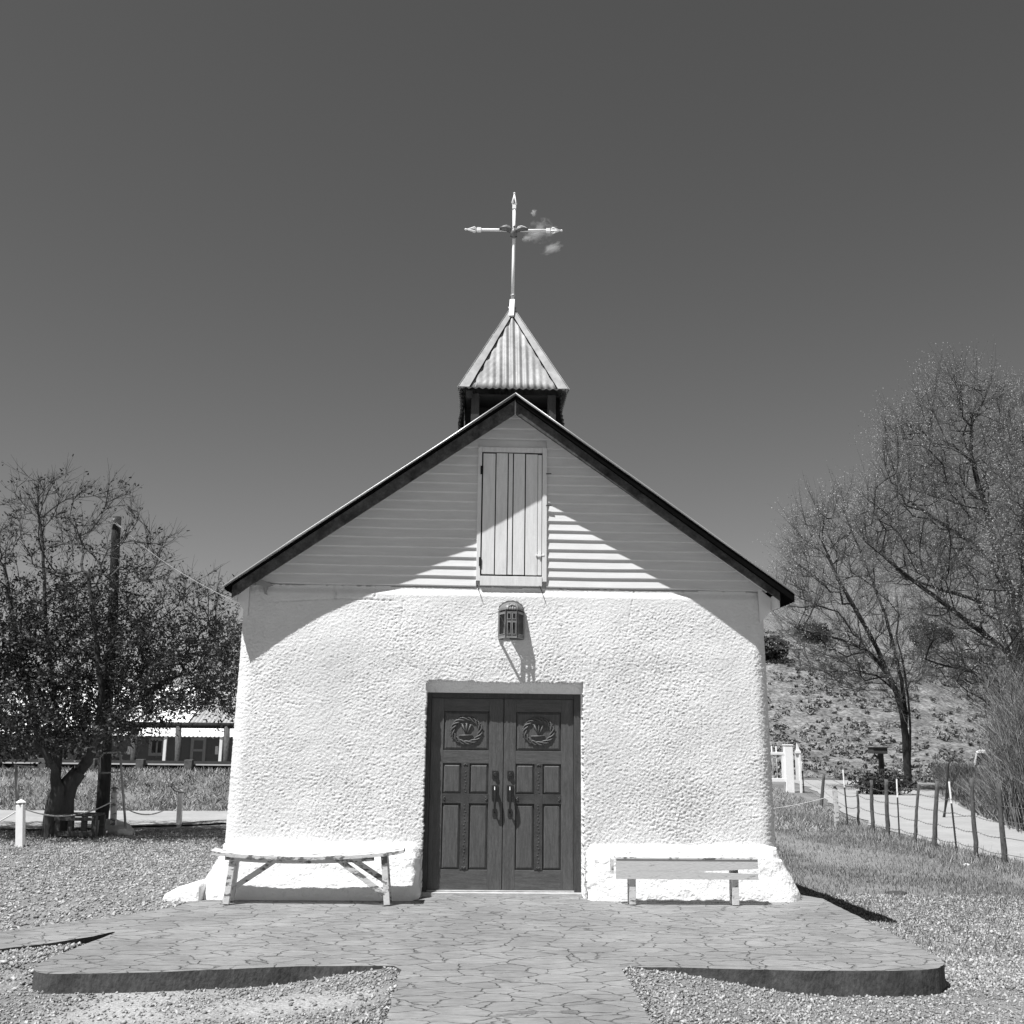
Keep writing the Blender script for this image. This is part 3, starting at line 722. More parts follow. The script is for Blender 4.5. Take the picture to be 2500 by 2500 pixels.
# dove
def dove():
    dv = MB(); c = np.array(cp(1254, 573)); y = CY-.045
    u = .0048  # metres per px
    body = [(c[0]+.0, y, c[2]+.075),(c[0],y-.02,c[2]+.04),(c[0],y-.02,c[2]),(c[0]-.002,y,c[2]-.035),(c[0]-.005,y+.01,c[2]-.06)]
    dv.tube(body, [.014,.026,.045,.040,.010], 10)
    dv.tube([(c[0]+.004,y-.01,c[2]+.085),(c[0]+.02,y-.035,c[2]+.092)], [.018,.004], 8)
    b = dv.build('dove_body', M['lampm'], xr, True)
    for s in (-1, 1):
        w_ = MB()
        top = [(.03,.04),(.06,.088),(.10,.102),(.14,.088),(.19,.060)]
        bot = [(.03,-.01),(.06,.015),(.10,.035),(.14,.040),(.192,.050)]
        vs = []; 
        for (a, bz), (d_, e) in zip(top, bot):
            bow = .006*math.sin(a/.19*math.pi)
            vs += [(c[0]+s*a, y-.01-bow*.4, c[2]+bz), (c[0]+s*(a+d_)/2, y-.03-bow*.6, c[2]+(bz+e)/2), (c[0]+s*d_, y+.01, c[2]+e)]
        fs = []
        for i in range(4):
            for j in range(2): fs.append((i*3+j, i*3+j+1, (i+1)*3+j+1, (i+1)*3+j))
        w_.add(vs, fs); o = w_.build('wing', M['lampm'], xr, True); m_ = o.modifiers.new('s','SOLIDIFY'); m_.thickness = .012
        w2 = MB(); w2.tube([(c[0]+s*a, y-.012, c[2]+b_) for a, b_ in top], .0065, 6); w2.build('wing_edge', M['white'], xr, True)
    t = MB(); t.add([(c[0]-.04,y,c[2]-.065),(c[0]+.04,y,c[2]-.06),(c[0]+.05,y+.03,c[2]-.02),(c[0]-.05,y+.03,c[2]-.02)], [(0,1,2,3)])
    o = t.build('tail', M['pyra'], xr); m_ = o.modifiers.new('s','SOLIDIFY'); m_.thickness = .012
dove()

# door
DY = .055
dr = MB()
dr.box(-.868,-.815,DY-.03,DY+.10,.02,2.14); dr.box(.775,.85,DY-.03,DY+.10,.02,2.14); dr.box(-.815,.775,DY-.03,DY+.10,2.085,2.14)
dr.build('door_frame', M['frame'], ch, bevel=.004)
s_ = MB(); s_.box(-.86,.85,DY-.10,DY+.1,-.02,.035); s_.box(-.84,.83,DY-.02,DY+.1,.036,.05); s_.build('door_sill', M['sill'], ch, bevel=.004)
mb = MB(); mb.box(-.9,.9,DY+.08,DY+.12,-.05,2.3); mb.build('door_backing', M['darkmetal'], ch)
mb = MB(); mb.box(-.99,.99,.028,.075,2.142,2.42); mb.box(-1.0,-.869,.03,.08,-.1,2.141); mb.box(.851,1.0,.03,.08,-.1,2.141); mb.build('lintel_plaster', M['plinth'], ch)
def dpt(px, py): q = P(px, py, DY); return q[0], q[2]
def leaf(x0, x1, side):
    z0, z1 = .052, 2.083
    lv = MB(); body = MB()
    def zc(v): return 2.07-(v-215)/(1712-215)*2.02       # crop rows of the photo
    sc = .3106/226.0
    # stiles/rails in leaf coordinates
    if side < 0: X = lambda v: -.815+(v-247)*(.79/(790-247)); panels = (345,692); mid = (485,548); hx = (716,768)
    else: X = lambda v: -.006+(v-797)*(.776/(1342-797)); panels = (893,1247); mid = (1040,1103); hx = (826,878)
    lo, hi = X(panels[0]), X(panels[1]); m0, m1 = X(mid[0]), X(mid[1])
    yb = DY; yf = DY-.001
    rows = [(310,625),(730,970),(1045,1558)]
    st = MB(); st.box(x0,lo,yf,DY+.045,z0,z1); st.box(hi,x1,yf,DY+.045,z0,z1)
    L_ = st.build('door_leaf', M['door'], ch, bevel=.003)
    for za_, zb_ in ((zc(310),z1),(zc(730),zc(625)),(z0,zc(1558))):
        rl = MB(); rl.box(lo,hi,yf+.001,DY+.044,za_,zb_); rl.build('rail', M['doorh'], L_, bevel=.003)
    cr = MB(); cr.box(m0,m1,yf-.004,DY+.044,zc(1558)+.001,zc(730)-.001); cr.box(lo+.001,m0,yf-.003,DY+.043,zc(1045),zc(970)); cr.box(m1,hi-.001,yf-.003,DY+.043,zc(1045),zc(970))
    xm = (m0+m1)/2; 
    for (cx_, cz_, dx, dz) in ((xm,zc(745),0,1),(xm,zc(1535),0,-1),(lo+.03,zc(1008),-1,0),(hi-.03,zc(1008),1,0)):
        for k in range(3):
            a = (k-1)*1.1; ddx = dx*math.cos(a)-dz*math.sin(a); ddz = dx*math.sin(a)+dz*math.cos(a)
            cr.lathe((cx_+ddx*.014, yf-.004, cz_+ddz*.014), [(.012,0),(.010,-.005),(.002,-.008)], 10, 'y')
    k = 0
    zz = zc(1500)
    while zz < zc(790):
        if abs(zz-zc(1008)) > .05:
            cr.lathe((xm+.008*math.sin(k*2.2), yf-.003, zz), [(.010,0),(.007,-.004),(.001,-.006)], 7, 'y')
        zz += .035; k += 1
    cr.build('carved_cross', M['doorx'], L_, bevel=.002)
    def raised(a, b, c_, d_, bev=.028, dep=.016):
        mbp = MB()
        y0 = DY+.020; y1 = DY+.003
        o = [(a,y0,c_),(b,y0,c_),(b,y0,d_),(a,y0,d_)]; i_ = [(a+bev,y1,c_+bev),(b-bev,y1,c_+bev),(b-bev,y1,d_-bev),(a+bev,y1,d_-bev)]
        mbp.add(o+i_, [(0,1,5,4),(1,2,6,5),(2,3,7,6),(3,0,4,7),(4,5,6,7)])
        return mbp.build('panel', M['door'], L_)
    for r in rows[1:]:
        raised(lo, m0, zc(r[1]), zc(r[0])); raised(m1, hi, zc(r[1]), zc(r[0]))
    raised(lo, hi, zc(625), zc(310), .03)
    # carving: thorn crown with three nails
    cx_, cz_ = (lo+hi)/2, (zc(350)+zc(585))/2; rx, rz = .175, .150
    cv = MB(); y = DY+.001
    for k in range(3):
        ph = k*2.1; pts = []
        for i in range(61):
            t = 2*math.pi*i/60; rr = 1+.13*math.sin(5*t+ph*1.0)-.04*k*0
            pts.append((cx_+rx*rr*math.cos(t)*.88, y-.004-.006*math.cos(5*t+ph), cz_+rz*rr*math.sin(t)*.88))
        cv.tube(pts, .0095, 6, False)
    for i in range(18):
        t = 2*math.pi*i/18+.1; d0 = (math.cos(t+.6), math.sin(t+.6)); r0 = .93
        p0 = (cx_+rx*r0*math.cos(t), y-.006, cz_+rz*r0*math.sin(t))
        cv.tube([p0, (p0[0]+d0[0]*.035, y-.010, p0[2]+d0[1]*.032)], [.008,.001], 5)
    for a in (-.42, 0, .42):
        p0 = (cx_+.012*a, y-.004, cz_-.038); p1 = (cx_+math.sin(a)*.12, y-.008, cz_-.038+math.cos(a)*.115)
        cv.tube([p0, p1], [.004,.013], 6); cv.bar((p1[0]-.018,y-.009,p1[2]+a*-.01), (p1[0]+.018,y-.009,p1[2]+a*.01*-1), .012, .010)
    cv.tube([(cx_-.085,y-.006,cz_-.055),(cx_+.07,y-.006,cz_-.050)], [.009,.009], 6)
    cv.build('carving', M['door'], L_, True)
    # hardware
    hxc = X((hx[0]+hx[1])/2)
    db = MB(); db.box(hxc-.034,hxc+.034,DY-.012,DY-.002,zc(848),zc(785)); db.lathe((hxc,DY-.012,zc(816)), [(.026,0),(.024,-.016),(.018,-.02)], 16, 'y'); db.build('deadbolt', M['black'], L_, bevel=.006)
    hd = MB(); zt, zb = zc(900), zc(1145)
    hd.box(hxc-.036,hxc+.036,DY-.012,DY-.002,zc(1010),zt); hd.box(hxc-.024,hxc+.024,DY-.012,DY-.002,zb,zc(1085))
    hd.tube([(hxc,DY-.012,zc(915)),(hxc,DY-.045,zc(918)),(hxc,DY-.068,zc(940)),(hxc,DY-.075,zc(985)),(hxc,DY-.066,zc(1050)),(hxc,DY-.045,zc(1100)),(hxc,DY-.010,zc(1115))], [.016,.018,.020,.019,.013,.010,.010], 10)
    hd.box(hxc-.016,hxc+.016,DY-.055,DY-.03,zc(925),zc(912))
    hd.build('handle', M['black'], L_, bevel=.003)
leaf(-.813,-.010,-1); leaf(-.003,.773,1)

# wall lamp
def lamp():
    t = thing('wall_lantern', 'aged tin wall lantern with scalloped arch and cross window above the door', 'wall lamp', (P(1248,1560,-.05)))
    yb = -.086; D = .185
    xl, xr_ = P(1217,1520,-.09)[0], P(1279,1520,-.09)[0]
    fl, frr = P(1235,1520,yb-D)[0], P(1263,1520,yb-D)[0]
    z0 = P(1248,1556,yb-D)[2]; zt = P(1248,1492,yb-D)[2]
    z0s, zts = z0, zt
    m = M['lampm']
    # back plate with scalloped arch
    cxp = (xl+xr_)/2; R0 = (xr_-xl)/2; zs = zt+.03
    poly = [(xl, z0-.01), (xr_, z0-.01), (xr_, zs)]
    for i in range(1, 40):
        a = math.pi*i/40; r = R0*(.98+.07*abs(math.sin(a*7.5))); poly.append((cxp+r*math.cos(a), zs+r*math.sin(a)*.78))
    poly.append((xl, zs))
    mb = MB(); mb.prism(poly, lambda u,v,w_:(u,w_,v), yb, yb+.006); mb.build('back_plate', m, t)
    pts = [(xl,yb-.01),(fl,yb-D),(frr,yb-D),(xr_,yb-.01)]
    def panel(a, b, holes, name):
        # frame with rectangular holes, thin
        a = Vector((a[0],a[1],0)); b = Vector((b[0],b[1],0)); d = b-a; n = Vector((d.y,-d.x,0)).normalized()
        mb = MB(); hs = sorted(set([0,1]+[h for q in holes for h in q[:2]])); vs_ = sorted(set([0,1]+[h for q in holes for h in q[2:]]))
        H = zt-z0
        for i in range(len(hs)-1):
            for j in range(len(vs_)-1):
                u = (hs[i]+hs[i+1])/2; v = (vs_[j]+vs_[j+1])/2
                if any(q[0]<u<q[1] and q[2]<v<q[3] for q in holes): continue
                p = [a+d*hs[i], a+d*hs[i+1]]
                lo = [p[0], p[1], p[1]-n*.004, p[0]-n*.004]
                mb.hexa([(q.x,q.y,z0+H*vs_[j]) for q in lo]+[(q.x,q.y,z0+H*vs_[j+1]) for q in lo])
        o = mb.build(name, m, t)
        rim = MB()
        for q in holes:
            for (u0,v0),(u1,v1) in (((q[0],q[2]),(q[1],q[2])),((q[1],q[2]),(q[1],q[3])),((q[1],q[3]),(q[0],q[3])),((q[0],q[3]),(q[0],q[2]))):
                p0 = a+d*u0; p1 = a+d*u1; rim.tube([(p0.x+n.x*.003,p0.y+n.y*.003,z0+H*v0),(p1.x+n.x*.003,p1.y+n.y*.003,z0+H*v1)], .0035, 5)
        rim.build('rim', M['cap'], o)
        ed = MB(); ed.tube([(a.x,a.y,z0-.004),(a.x,a.y,zt+.02)], .006, 6); ed.tube([(b.x,b.y,z0-.004),(b.x,b.y,zt+.02)], .006, 6); ed.tube([(a.x,a.y,z0),(b.x,b.y,z0)], .006, 6); ed.build('edge_bead', M['cap'], o)
    panel(pts[0], pts[1], [(.14,.90,.14,.92)], 'side_panel'); panel(pts[2], pts[3], [(.10,.86,.14,.92)], 'side_panel')
    panel(pts[1], pts[2], [(.14,.42,.12,.58),(.58,.86,.12,.58),(.14,.42,.70,.92),(.58,.86,.70,.92)], 'front_panel')
    # domed top, ribbed
    V = []; n = 28; k = 7
    base = []
    for i in range(n+1):
        u = i/n*3; s = min(int(u), 2); f = u-s; p = np.array(pts[s]); q = np.array(pts[s+1]); base.append(p+(q-p)*f)
    for j in range(k+1):
        a = j/k*math.pi/2
        for i in range(n+1):
            bx_, by_ = base[i]; rr = math.cos(a); rib = 1+.03*abs(math.sin(i*math.pi/2.0))
            V.append((cxp+(bx_-cxp)*rr*rib, yb+(by_-yb)*rr*rib, zt+.02+R0*.72*math.sin(a)))
    Q = [(j*(n+1)+i, j*(n+1)+i+1, (j+1)*(n+1)+i+1, (j+1)*(n+1)+i) for j in range(k) for i in range(n)]
    o = mkobj('dome', V, Q, m, t); mm = o.modifiers.new('s','SOLIDIFY'); mm.thickness=.004
    rs = MB(); rs.tube([(cxp-.04,yb-D*.95,zt+.05),(cxp,yb-D*.93,zt+.075),(cxp+.045,yb-D*.95,zt+.05)], [.008,.014,.008], 8); rs.build('rosette', M['cap'], t, True)
    bl = MB(); bl.lathe((cxp,yb-.07,zt-.14), [(.002,-.06),(.028,-.045),(.034,-.015),(.022,.03),(.016,.07),(.016,.11)], 12); bl.build('bulb', M['lampi'], t, True)
lamp()

# ------------------------------------------------------------------ benches
def bench_left():
    bl, br = G(549,2211), G(945,2205)
    yy = (bl[1]+br[1])/2
    t = thing('bench', 'old white bench with a sagging plank and diagonal braces, left of the door', 'bench', ((bl[0]+br[0])/2, yy, 0), 'benches against the chapel front')
    yf = yy-.02; yk = yf+.24
    tl, tr_ = P(513,2080,yf), P(986,2080,yf)
    n = 26; mb = MB(); V=[]
    def topz(u): 
        a = P(514,2076,yf)[2]; b = P(986,2074,yf)[2]; return a+(b-a)*u-.062*(1-(2*u-1)**2)**.8*(1 if u<.9 else 1)
    for i in range(n):
        u, v = i/n, (i+1)/n; x0 = tl[0]+(tr_[0]-tl[0])*u; x1 = tl[0]+(tr_[0]-tl[0])*v; za, zb = topz(u), topz(v); th = .034
        e0 = .006*float(vn(u*30,1,3)); e1 = .006*float(vn(v*30,1,3))
        mb.hexa([(x0,yf-.03+e0,za-th),(x1,yf-.03+e1,zb-th),(x1,yk,zb-th),(x0,yk,za-th),(x0,yf-.03+e0,za),(x1,yf-.03+e1,zb),(x1,yk,zb),(x0,yk,za)])
    mb.build('seat', M['chipped'], t)
    mb = MB(); 
    for i in range(n):
        u, v = i/n, (i+1)/n
        if v > .86 or u < .04: continue
        x0 = tl[0]+(tr_[0]-tl[0])*u; x1 = tl[0]+(tr_[0]-tl[0])*v; za, zb = topz(u)-.036, topz(v)-.036
        mb.hexa([(x0,yf,za-.035),(x1,yf,zb-.035),(x1,yf+.03,zb-.035),(x0,yf+.03,za-.035),(x0,yf,za),(x1,yf,zb),(x1,yf+.03,zb),(x0,yf+.03,za)])
    mb.build('apron', M['chipped'], t)
    def pt(px, py, y): q = P(px, py, y); return (q[0], q[1], q[2])
    for (tp, bt) in (((568,2094),(551,2211)),((937,2090),(945,2205))):
        for k, y in enumerate((yf+.03, yk-.04)):
            a = pt(*tp, yf); b = pt(*bt, yf); a = (a[0],y,a[2]); b = (b[0]+.0*k,y+(-.02 if k==0 else .02),-.0)
            mb = MB(); mb.bar(b, a, .062, .05, (0,1,0)); mb.build('leg', M['chipped'], t, bevel=.004)
    for (a, b, y) in (((572,2166),(672,2100),yf+.08),((936,2182),(825,2098),yf+.01),((938,2158),(848,2098),yk-.05)):
        p = pt(*a, yf); q = pt(*b, yf); mb = MB(); mb.bar((p[0],y,p[2]), (q[0],y,q[2]), .025, .055, (0,0,1)); mb.build('brace', M['chipped'], t, bevel=.003)
bench_left()
def bench_right():
    a, b = G(1545,2198), G(1799,2204); yy = -.50
    t = thing('bench', 'white bench with a deep cracked front board on short legs, right of the door', 'bench', ((a[0]+b[0])/2, yy, 0), 'benches against the chapel front')
    yf = yy-.06; x0, x1 = P(1504,2120,yf)[0], P(1851,2120,yf)[0]
    zt = P(1680,2099,yf)[2]; zb = P(1680,2147,yf)[2]
    mb = MB(); mb.box(x0,x1,yf-.005,yf+.15,zt+.001,zt+.022); mb.build('seat', M['chipped'], t, bevel=.004)
    # front board in two pieces around the crack
    mb = MB(); xc = x0+(x1-x0)*.62; y1 = yf+.022
    H = zt-zb
    mb.hexa([(x0,yf,zb),(x1,yf,zb),(x1,y1,zb),(x0,y1,zb),(x0,yf,zt-H*.55),(x1,yf,zt-H*.70),(x1,y1,zt-H*.70),(x0,y1,zt-H*.55)])
    mb.hexa([(x0,yf+.002,zt-H*.55),(xc,yf+.002,zt-H*.62),(xc,y1,zt-H*.62),(x0,y1,zt-H*.55),(x0,yf+.002,zt),(xc,yf+.002,zt),(xc,y1,zt),(x0,y1,zt)])
    mb.hexa([(xc,yf+.002,zt-H*.62+.004),(x1,yf+.002,zt-H*.44),(x1,y1,zt-H*.44),(xc,y1,zt-H*.62+.004),(xc,yf+.002,zt),(x1,yf+.002,zt),(x1,y1,zt),(xc,y1,zt)])
    mb.build('front_board', mat('faded_bench_paint', .50, .75, 0, 7, bump=.5, bs=30, dist=.004, stretch=(.7,1,2.5), v2=.22, thr=(.60,.68), fine=.06), t)
    mb = MB(); mb.box(x0-.04,x0-.018,yf+.03,yf+.14,zb+.05,zt-.002); mb.build('end_board', M['chipped'], t)
    for px in (1547, 1799):
        x = P(px,2180,yf)[0]
        for y in (yf+.048, yf+.12):
            mb = MB(); mb.box(x-.032+(y-yf)*-.1,x+.034+(y-yf)*-.1,y-.022,y+.022,-.002,zt-.001); mb.build('leg', M['chipped'], t, bevel=.003)
bench_right()
# ------------------------------------------------------------------ trees
def quads_from(c, d, up, w_, h_):                       # c centres, d unit long axis, up unit side axis
    a = up*w_[:,None]/2; b = d*h_[:,None]
    V = np.stack([c-a, c+a, c+b+a*.35, c+b-a*.35], 1).reshape(-1,3)
    Q = np.arange(len(V)).reshape(-1,4); return V, Q
def unit(n):
    v = RNG.normal(size=(n,3)); return v/np.linalg.norm(v, axis=1)[:,None]
def norm(v): return v/(np.linalg.norm(v, axis=1)[:,None]+1e-9)
def leaf_mesh(name, c, size, m, parent, tone=(.6,1.4), asp=1.5, d=None, sun=0):
    n = len(c); d = unit(n) if d is None else norm(d); r = unit(n); s = norm(np.cross(d, r))
    h = size*(.6+.8*RNG.random(n)); V, Q = quads_from(c, d, s, h/asp, h)
    t = np.repeat(tone[0]+(tone[1]-tone[0])*RNG.random(n)**1.3, 4)
    return fastmesh(name, V, Q, m, parent, t)
def tubes(segA, segB, rA, rB, n=3):                     # many separate straight tapered twigs at once
    d = norm(segB-segA); ref = np.where(np.abs(d[:,2:3]) < .9, np.array([[0,0,1.]]), np.array([[1.,0,0]]))
    a = norm(np.cross(d, ref)); b = np.cross(d, a); V = []
    for P_, r in ((segA, rA), (segB, rB)):
        for j in range(n):
            t = 2*math.pi*j/n; V.append(P_+(a*math.cos(t)+b*math.sin(t))*r[:,None])
    V = np.stack(V, 1); N_ = len(segA); base = np.arange(N_)[:,None]*2*n
    Q = np.concatenate([np.concatenate([base+j, base+(j+1)%n, base+n+(j+1)%n, base+n+j], 1) for j in range(n)], 0)
    return V.reshape(-1,3), Q
def merge(parts):
    V = []; Q = []; o = 0
    for v, q in parts: V.append(v); Q.append(q+o); o += len(v)
    return np.vstack(V), np.vstack(Q)
def skeleton(trunks, targets, step=.3, wl=.35, up=.35, seed=0):
    """limbs grow from the given trunk lines to every target, sharing wood on the way"""
    pos = []; par = []; dr_ = []; ln = []
    for tr in trunks:
        tr = [np.array(p, float) for p in tr['p']]; last = None
        pi = -1
        if pos:
            dd = [np.linalg.norm(q-tr[0]) for q in pos]; pi = int(np.argmin(dd))
        for i in range(len(tr)-1):
            L = np.linalg.norm(tr[i+1]-tr[i]); k = max(1, int(L/step))
            for j in range(k):
                p = tr[i]+(tr[i+1]-tr[i])*j/k+RNG.normal(size=3)*.02*L/k
                if pi >= 0 and np.linalg.norm(p-pos[pi]) < 1e-3: continue
                pos.append(p); par.append(pi); ln.append((ln[pi] if pi >= 0 else 0)+(np.linalg.norm(p-pos[pi]) if pi >= 0 else 0))
                dr_.append((tr[i+1]-tr[i])/L); pi = len(pos)-1
        pos.append(tr[-1]); par.append(pi); ln.append(ln[pi]); dr_.append(dr_[-1])
    cap = len(pos)+len(targets)*40; A = np.zeros((cap,3)); LN = np.zeros(cap); D = np.zeros((cap,3)); n = len(pos)
    A[:n] = pos; LN[:n] = ln; D[:n] = dr_; PAR = list(par)
    zmin = trunks[0].get('clear', 0); ok = np.ones(cap, bool); ok[:n] = A[:n,2] > zmin
    c0 = A[:n].mean(0); order = np.argsort(np.min(np.linalg.norm(targets[:,None]-A[None,:n:max(1,n//60)], axis=2), 1))
    for ti in order:
        t = targets[ti]; v = t-A[:n]; dist = np.linalg.norm(v, axis=1)+1e-6
        cosang = (v*D[:n]).sum(1)/dist
        cost = dist**1.3*(1+.5*(1-cosang))+wl*LN[:n]*.5+np.where(ok[:n], 0, 1e6)+np.where(v[:,2] < -.1, .8*dist, 0)
        k = int(np.argmin(cost)); p0 = A[k]; L = dist[k]; d0 = D[k]
        c1 = p0+(d0*.55+np.array([0,0,up])*.5+v[k]/L*.3)*L*.38
        m = max(1, int(L/step)); prev = k
        for j in range(1, m+1):
            u = j/m; q = (1-u)**2*p0+2*u*(1-u)*c1+u*u*t+RNG.normal(size=3)*.035*L/m
            A[n] = q; D[n] = (q-A[prev])/(np.linalg.norm(q-A[prev])+1e-9); LN[n] = LN[prev]+np.linalg.norm(q-A[prev]); PAR.append(prev); prev = n; n += 1
    A = A[:n]; D = D[:n]; PAR = np.array(PAR)
    return A, D, PAR
def radii(A, PAR, rt, ex, rbase):
    n = len(A); ch_ = np.zeros(n, int)
    for i in range(n):
        if PAR[i] >= 0: ch_[PAR[i]] += 1
    w_ = np.where(ch_ == 0, 1.0, 0.0)
    for i in range(n-1, -1, -1):
        if PAR[i] >= 0: w_[PAR[i]] += w_[i]
    # order may be broken for joined trunks: repeat with topological pass
    r = rt*np.power(np.maximum(w_, 1), 1/ex); r = np.minimum(r, rbase)
    return r, ch_
def wood(A, PAR, r, ch_, name, m, parent, nmin=3):
    kids = [[] for _ in A]
    for i, p in enumerate(PAR):
        if p >= 0: kids[p].append(i)
    mb = MB(); roots = [i for i in range(len(A)) if PAR[i] < 0]; stack = [(i, None) for i in roots]
    while stack:
        s, p = stack.pop(); path = ([p] if p is not None else [])+[s]; c = s
        while kids[c]:
            ks = sorted(kids[c], key=lambda q: -r[q]); 
            for q in ks[1:]: stack.append((q, c))
            c = ks[0]; path.append(c)
        if len(path) < 2: continue
        rr = [min(r[q], r[path[1]]) if k == 0 and p is not None else r[q] for k, q in enumerate(path)]
        rr[-1] *= .5
        nn = 10 if max(rr) > .07 else (6 if max(rr) > .03 else nmin)
        mb.tube([A[q] for q in path], rr, nn, cap=False)
    return mb.build(name, m, parent, True)
def twigs(A, D, r, rmax, per, L0, rad, spread=.8, up=.3, sub=2):
    idx = np.where(r < rmax)[0]; idx = np.repeat(idx, per)
    n = len(idx); d = norm(D[idx]+unit(n)*spread+np.array([0,0,up])); L = L0*(.5+RNG.random(n)); a = A[idx]; b = a+d*(L*.55)[:,None]
    d2 = norm(d+unit(n)*.3+np.array([0,0,up*.5])); c = b+d2*(L*.45)[:,None]; R0 = np.full(n, rad)
    parts = [tubes(a, b, R0, R0*.75), tubes(b, c, R0*.75, R0*.35)]
    pts = [c, b]; 
    for k in range(sub):
        u = RNG.random(n)*.8+.1; s = a+(b-a)*u[:,None]; e = s+norm(d+unit(n)*.9)*(L*.4)[:,None]
        parts.append(tubes(s, e, R0*.6, R0*.3)); pts.append(e); pts.append((s+e)/2)
    return parts, np.vstack(pts), np.tile(d, (len(pts),1))
def sample_poly(poly, n, Yc, Yd, edge_bias=0, dens=None):
    poly = np.array(poly, float); x0, y0 = poly.min(0); x1, y1 = poly.max(0); out = []
    while len(out) < n:
        x = x0+(x1-x0)*RNG.random(4*n); y = y0+(y1-y0)*RNG.random(4*n); k = inpoly(x, y, poly)
        if dens is not None: k &= RNG.random(4*n) < dens(x, y)
        for a, b in zip(x[k], y[k]):
            out.append((a, b))
            if len(out) >= n: break
    out = np.array(out); cx = poly[:,0].mean()
    yy = Yc+Yd*np.clip(RNG.normal(size=n)*.5, -1, 1)
    return np.array([P(a, b, t) for (a, b), t in zip(out, yy)])

# leafy tree on the left
LT_Y = 6.1
bs = P(128, 2043, LT_Y)
t1 = thing('broadleaf_tree', 'dark leafy tree with forked low trunk beside the picnic table', 'tree', (bs[0], LT_Y, float(gz(bs[0], LT_Y))-.02))
def pl(*a, Y=LT_Y, dy=0): 
    n = len(a); return [P(x, y, Y+dy*i/(max(1,n-1))) for i, (x, y) in enumerate(a)]
tr = [dict(p=pl((128,2055),(130,1990),(142,1925),(135,1880),(105,1830),(55,1790),(-10,1740),(-60,1640),dy=-.6), clear=1.0),
      dict(p=pl((135,1900),(142,1830),(140,1760),(125,1650),(110,1500),(105,1330),(90,1200),dy=.5)),
      dict(p=pl((150,1940),(180,1905),(215,1855),(255,1800),(300,1740),(360,1690),(430,1650),dy=.5)),
      dict(p=pl((215,1855),(240,1780),(250,1690),(235,1560),(215,1400),dy=-.5)),
      dict(p=pl((105,1830),(80,1720),(40,1560),(10,1380),dy=.3))]
crown = [(-170,1260),(0,1260),(30,1200),(65,1145),(150,1140),(190,1185),(260,1180),(330,1195),(345,1270),(410,1275),(430,1320),(415,1385),(500,1400),(575,1430),(595,1530),(600,1590),(575,1690),(560,1740),(450,1740),(330,1790),(200,1815),(60,1835),(-170,1790)]
T = sample_poly(crown, 1300, LT_Y, 1.35, dens=lambda x, y: np.clip(.36+.64*(y-1380)/200, .36, 1))
A, D, PR = skeleton(tr, T, step=.16, wl=.25)
r, c_ = radii(A, PR, .0062, 2.02, .235)
# flare at the foot
zt_ = A[:,2]-bs[2]; r = np.where((r > .12), r*(1+.35*np.exp(-np.maximum(zt_,0)/.25)), r)
wood(A, PR, r, c_, 'trunk', M['bark'], t1)
# second, shorter stem hugging the trunk
mb = MB(); mb.tube(pl((146,2052),(150,2000),(156,1950),(170,1912),(192,1886)), [.24,.20,.17,.15,.13], 9); mb.build('stem', M['bark'], t1, True)
pz, tip, td = twigs(A, D, r, .016, 3, .34, .0038, .8, .3, 2)
V, Q = merge(pz); fastmesh('twigs', V, Q, M['bark2'], t1)
def keep_density(tip, f):
    pix = []
    rel = (tip-CAM) @ R_; px = 1250+F*rel[:,0]/-rel[:,2]; py = 1250-F*rel[:,1]/-rel[:,2]
    return RNG.random(len(tip)) < f(px, py)
k = keep_density(tip, lambda x, y: np.clip(.10+.9*(y-1300-.2*np.abs(x-200))/260, .09, 1)*np.where((x > 370)&(y < 1500), .45, 1))
lc = tip[k]; lc = np.vstack([lc, lc+RNG.normal(size=lc.shape)*.04, lc+RNG.normal(size=lc.shape)*.06]); print('leaves', len(lc), 'nodes', len(A))
leaf_mesh('leaves', lc, .045, M['leafd'], t1, (.35,1.9), 1.5)

# right: slender bare tree by the mailbox
def bare(name, label, trunks, poly, n, Y, Yd, rt, rb, step, tw, twr, leaf, nleaf, mt, wl=.25, ex=2.2, pertw=3, pale=True, spread=.6):
    b = np.array(trunks[0]['p'][0]); t = thing(name, label, 'tree', b)
    pc = np.array(poly, float); pc = pc.mean(0)+(pc-pc.mean(0))*.925; T = sample_poly(pc, n, Y, Yd); A, D, PR = skeleton(trunks, T, step=step, wl=wl, up=.35)
    r, c_ = radii(A, PR, rt, ex, rb); wood(A, PR, r, c_, 'trunk', mt, t)
    pz, tip, td = twigs(A, D, r, rt*2.6, pertw, tw, twr, spread, .35, 2)
    V, Q = merge(pz); fastmesh('twigs', V, Q, M['twig_pale'] if pale else M['twig'], t)
    m0 = len(pz[0][0])//6; tp = tip[:m0]; hz = (tp[:,2]-b[2])/(T[:,2].max()-b[2]); k = RNG.random(m0) < nleaf*ss(.12, .6, hz); t2 = tip[m0:2*m0][k]; lc = np.vstack([tp[k]+(t2-tp[k])*u for u in (-.15,-.05,.1,.25,.4,.55,.7,.85,1.,1.2,1.4,1.6)]); lc = lc+RNG.normal(size=lc.shape)*tw*.07; lc = lc[RNG.random(len(lc)) < .8]; print(name, len(lc), len(A))
    leaf_mesh('buds', lc, leaf, M['leafp'], t, (.5,1.4), 1.6)
    return t
MY = 36.0
def pr_(Y, *a, dy=0): n = len(a); return [P(x, y, Y+dy*i/(max(1,n-1))) for i, (x, y) in enumerate(a)]
